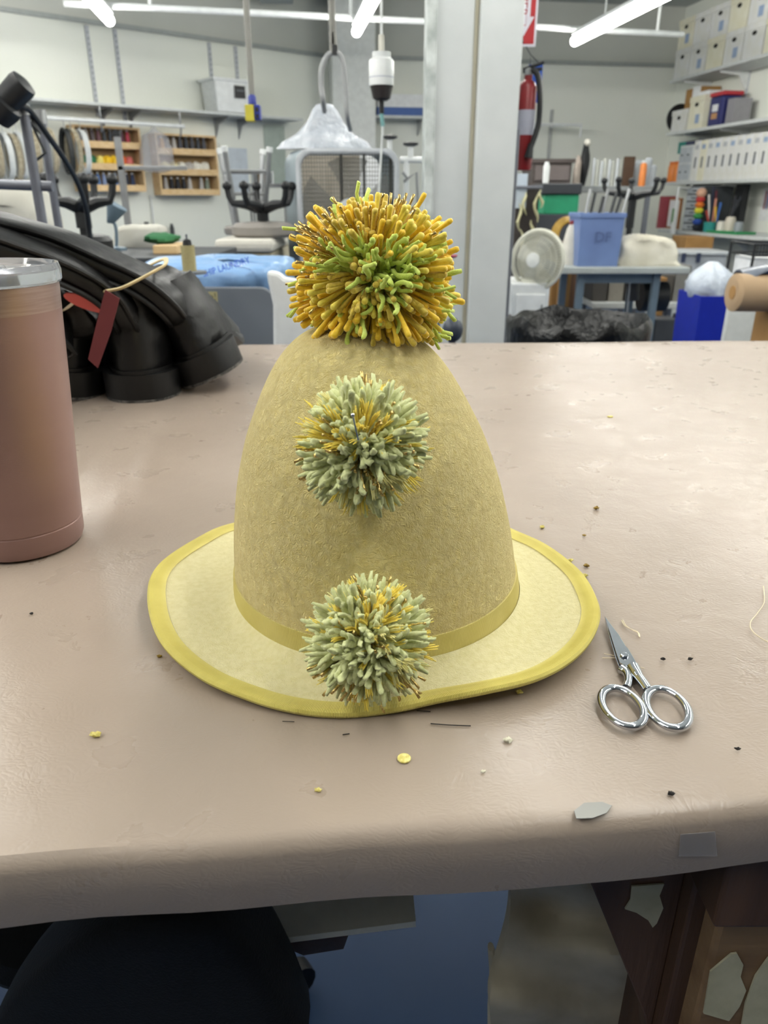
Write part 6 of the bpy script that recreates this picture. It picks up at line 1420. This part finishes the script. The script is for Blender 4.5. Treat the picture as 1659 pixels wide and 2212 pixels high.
# white fan on a white cabinet
a, b = P(1105, 650, 3.8).x, P(1186, 650, 3.8).x; zc_ = P(1145, 612, 3.8).z
wcab = thing('white_cabinet', 'low white cabinet right of the pillar carrying the round fan', 'cabinet', ((a+b)/2, 3.95, 0)); MB().box(a, b, 3.8, 4.15, 0.03, zc_).build('body', m_white_p, wcab, bevel=.01); MB().box(a+.02, b-.02, 3.788, 3.799, .08, zc_-.05).build('door', m_white_p, wcab, bevel=.006); MB().box(b-.04, b-.035, 3.776, 3.787, zc_-.2, zc_-.1).build('handle', m_silver, wcab)
MB().box(a+.03, b-.03, 3.82, 4.1, 0, .03).build('plinth', m_grey_t, wcab)
fc = P(1161, 562, 3.85); rf_ = 0.137
rfn = thing('round_fan', 'white round desk fan on the white cabinet right of the pillar', 'fan', (fc.x, 3.9, zc_))
ax = Vector((-0.62, -0.78, 0.05)).normalized(); m_cream = mat('cream_plastic', 'd2d2c4', .4)
def circ(c, r, ax, n=36):
    e1 = ax.cross(Zv).normalized(); e2 = e1.cross(ax); return [Vector(c)+e1*r*cos(2*pi*k/n)+e2*r*sin(2*pi*k/n) for k in range(n)]
MB().tube(circ(fc, rf_, ax), .011, 8, closed=True).build('outer_ring', m_cream, rfn, smooth=True)
cg = MB(); e1 = ax.cross(Zv).normalized(); e2 = e1.cross(ax)
for k in range(60):
    q = 2*pi*k/60; d = e1*cos(q)+e2*sin(q); cg.tube([fc+d*.03+ax*.045, fc+d*.08+ax*.042, fc+d*rf_*.93+ax*.02, fc+d*rf_], .0016, 4)
for rr2 in (.06, .09, .115): cg.tube(circ(fc+ax*(.044-.02*(rr2/.13)), rr2, ax), .0016, 4, closed=True)
g = cg.build('guard_wires', m_cream, rfn); g['kind'] = 'stuff'
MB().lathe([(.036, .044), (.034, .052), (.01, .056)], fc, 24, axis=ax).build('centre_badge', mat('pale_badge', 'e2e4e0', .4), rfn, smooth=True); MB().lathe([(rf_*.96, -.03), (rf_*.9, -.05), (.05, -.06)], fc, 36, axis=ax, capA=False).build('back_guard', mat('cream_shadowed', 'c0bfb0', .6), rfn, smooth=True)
for k in range(4):
    q0 = pi/2*k; d0 = [fc + (e1*cos(q0+t_)+e2*sin(q0+t_))*r_ + ax*(.012*(1-2*t_)) for r_, t_ in ((.02, 0), (.06, -.15), (.11, .1), (.115, .7), (.06, .8), (.02, .5))]; MB().prism(d0, -ax*.002).build('blade', mat('grey_blade', 'b1b3ac', .4), rfn)
pipe([fc-ax*.04, (fc.x, fc.y+.03, zc_+.02)], .014, 'neck', m_cream, rfn); MB().lathe([(.07, 0), (.07, .015), (.02, .025)], (fc.x, fc.y+.03, zc_), 24).build('base', m_cream, rfn, smooth=True, angle=.5)
# black trash can with crumpled liner
tcx, tcy = P(1248, 715, 2.15).x, 2.15; tz = P(1248, 712, 2.15).z; tr_ = (P(1400, 715, 2.15).x-P(1095, 715, 2.15).x)/2*0.97
tcn = thing('trash_can', 'round trash can with a black liner right behind the table', 'trash can', (tcx, tcy, 0)); MB().lathe([(tr_*.75, 0), (tr_*.78, .02), (tr_*.97, tz), (tr_*.93, tz), (tr_*.74, .03)], (tcx, tcy, 0), 40).build('bucket', m_grey_t, tcn, smooth=True, angle=.5)
rings = []; rn = random.Random(6); ph = [(rn.uniform(0, 6), rn.randint(3, 11), rn.uniform(.4, 1)) for _ in range(6)]
for r_, z_ in ((1.0, -.22), (1.02, -.10), (1.03, -.01), (1.04, .02), (.99, .035), (.9, .0), (.8, -.06), (.65, -.10), (.45, -.13), (.25, -.10), (.08, -.12)):
    ring = []
    for k in range(90):
        q = 2*pi*k/90; wv = sum(a_*sin(f_*q+p_+r_*9) for p_, f_, a_ in ph)/4
        ring.append(Vector((tcx+tr_*r_*cos(q)*(1+.02*wv), tcy+tr_*r_*sin(q)*(1+.02*wv), tz+z_+.022*wv)))
    rings.append(ring)
MB().loft(rings, capA=False).build('black_liner', mat('black_film', '08090b', .28, spec=.5, bump=.01, bscale=25), tcn, smooth=True, angle=1.5)
# blue recycling bin, white bag, board, paper roll
Yr = 3.5; a, b = P(1508, 680, Yr).x, P(1592, 680, Yr).x; zt7 = P(1550, 640, Yr).z
rbn = thing('blue_recycling_bin', 'deep blue recycling bin at the right behind the table', 'bin', ((a+b)/2, Yr+.15, 0))
cc_ = ((a+b)/2, Yr+.14); 
def rect(s_, z, hx=(b-a)/2, hy=.14): return [Vector((cc_[0]+hx*s_*i, cc_[1]+hy*s_*j, z)) for i, j in ((-1, -1), (1, -1), (1, 1), (-1, 1))]
MB().loft([rect(.86, 0), rect(1, zt7), rect(.95, zt7), rect(.82, .01)]).build('body', mat('ultramarine_plastic', '10249a', .4), rbn, bevel=.01)
draped_bag('white_bag', 'white plastic bag bulging out of the blue recycling bin', (cc_[0]+.0, cc_[1], zt7), [(-.03, .09), (.0, .10), (.04, .112), (.08, .095), (.11, .06), (.14, .02)], mat('white_film', 'c5cedb', .3, bump=.02, bscale=15), 12, (1.0, 1.1))
bx('white_board_panel', 'white foam board standing in front of the blue recycling bin', 'board', 1556, 655, 1642, 900, 2.95, .03, mat('foam_board', 'cfd2cf', .5), zb=0)
Yp = 2.35; pc = P(1628, 635, Yp); rp_ = .056
prl = thing('paper_roll', 'brown kraft paper roll at the right edge behind the table', 'paper roll', (pc.x+.2, Yp, pc.z-rp_))
a = P(1600, 632, Yp); MB().tube([(a.x-.025, Yp, a.z), (a.x-.02, Yp, a.z), (a.x+.6, Yp+.05, a.z-.01)], [rp_*.75, rp_, rp_], 36).build('roll', mat('kraft_paper', 'b49a7c', .75, c2='a98f70', cscale=4), prl, smooth=True, angle=.5)
MB().tube([(a.x-.027, Yp, a.z), (a.x-.024, Yp, a.z)], .02, 20).build('core', m_card, prl)
rs_ = thing('roll_stand', 'wooden stand carrying the paper roll', 'stand', (a.x+.3, Yp, 0))
for dx in (.10, .55): MB().box(a.x+dx, a.x+dx+.03, Yp-.06, Yp+.09, 0, a.z-rp_-.004).build('upright', m_card, rs_, bevel=.003)
MB().box(a.x+.13, a.x+.55, Yp+.0, Yp+.03, .35, .42).build('stretcher', m_card, rs_)
gl = thing('grey_plastic_cover', 'dark translucent plastic sheet lying over the paper roll', 'plastic sheet', (a.x+.3, Yp+.05, a.z+rp_))
gr_ = []
for i in range(9):
    x = a.x+.0+.5*i/8; gr_.append([Vector((x, Yp+.02+rp_*1.15*sin(q)*1.0, a.z+rp_*1.13*cos(q)+.018*sin(x*40+q))) for q in [radians(d) for d in range(-40, 60, 12)]])
mb = MB(); n_ = len(gr_[0]); mb.loft([r+[p+Vector((0, 0, .004)) for p in reversed(r)] for r in gr_]); mb.build('sheet', mat('smoky_film', '6d7480', .25, spec=.7), gl, smooth=True, angle=1)
# clear tote on a low cabinet, cardboard box, wire rack
Yt = 6.2; zto = P(1520, 610, Yt).z
worktop('low_cabinet', 'low pale cabinet under the right desk shelf', P(1450, 610, Yt).x, P(1640, 610, Yt).x, Yt-.05, Yt+.6, zto, .05, m_shelf, m_shelf, .03)
tt_ = thing('clear_tote', 'large cloudy storage tote with a pale lid under the desk shelf', 'tote', (P(1525, 570, Yt).x, Yt+.2, zto)); a, b = P(1472, 570, Yt).x, P(1570, 570, Yt).x; z9 = P(1520, 552, Yt).z
MB().box(a, b, Yt, Yt+.42, zto, z9).build('body', mat('cloudy_plastic', 'a4a9b0', .35), tt_, bevel=.02); MB().box(a-.02, b+.02, Yt-.02, Yt+.44, z9+.001, z9+.03).build('lid', mat('pale_lid', 'bfc4c8', .4), tt_, bevel=.01)
for px in (1473, 1505): MB().box(P(px, 555, Yt).x-.012, P(px, 555, Yt).x+.018, Yt-.035, Yt-.021, z9-.05, z9+.02).build('latch', mat('dark_blue_latch', '2f3852', .5), tt_)
cbx = tag(MB().box(P(1483, 520, 6.9).x, P(1542, 520, 6.9).x, 6.9, 7.25, P(1510, 600, 6.9).z, P(1510, 512, 6.9).z).build('cardboard_box', m_card, bevel=.004), 'closed brown cardboard box under the desk shelf behind the tote', 'box')
zcb = P(1510, 600, 6.9).z; worktop('box_plinth', 'plain low table carrying the brown cardboard box', P(1470, 600, 6.9).x, P(1560, 600, 6.9).x, 6.86, 7.4, zcb, .03, m_shelf, m_grey_t)
wr = thing('black_wire_rack', 'black wire basket rack at the right edge with white paper in it', 'rack', (P(1650, 570, 3.6).x, 3.6, 0))
a, b = P(1628, 550, 3.6).x, P(1720, 550, 3.6).x; z_a, z_b = P(1650, 528, 3.6).z, P(1650, 552, 3.6).z
for x in (a, b):
    for y in (3.6, 3.85): pipe([(x, y, 0), (x, y, z_a)], .007, 'post', m_black_p, wr, 8)
for z_ in (z_a, z_b): pipe([(a, 3.6, z_), (b, 3.6, z_), (b, 3.85, z_), (a, 3.85, z_), (a, 3.6, z_)], .005, 'rail', m_black_p, wr, 6)
wrm = MB()
for k in range(1, 14): x = a+(b-a)*k/14; wrm.tube([(x, 3.6, z_b), (x, 3.6, z_a)], .0022, 4)
w_ = wrm.build('basket_wires', m_black_p, wr); w_['kind'] = 'stuff'
MB().box(a+.02, b-.02, 3.62, 3.83, z_b-.16, z_b-.012).build('paper_stack', m_paperw, wr)
# swing arm lamp clamped at the desk shelf
sl_ = thing('swing_lamp', 'white swing arm lamp reaching up beside the grey drawer unit', 'lamp', Rw(SEND[3]+.2, .5, .845))
b0 = P(1455, 486, 7.9); pipe([P(1453, 505, 7.9), P(1456, 480, 7.9)], .028, 'lamp_head', m_white_p, sl_); pipe([P(1456, 480, 7.9), P(1466, 405, 7.9), P(1486, 408, 7.95)], .013, 'lamp_arm', m_white_p, sl_)
pipe([P(1486, 408, 7.95), Rw(Rs(1500, .3, 1.29), .3, 1.274)], .01, 'lamp_mount', m_white_p, sl_)
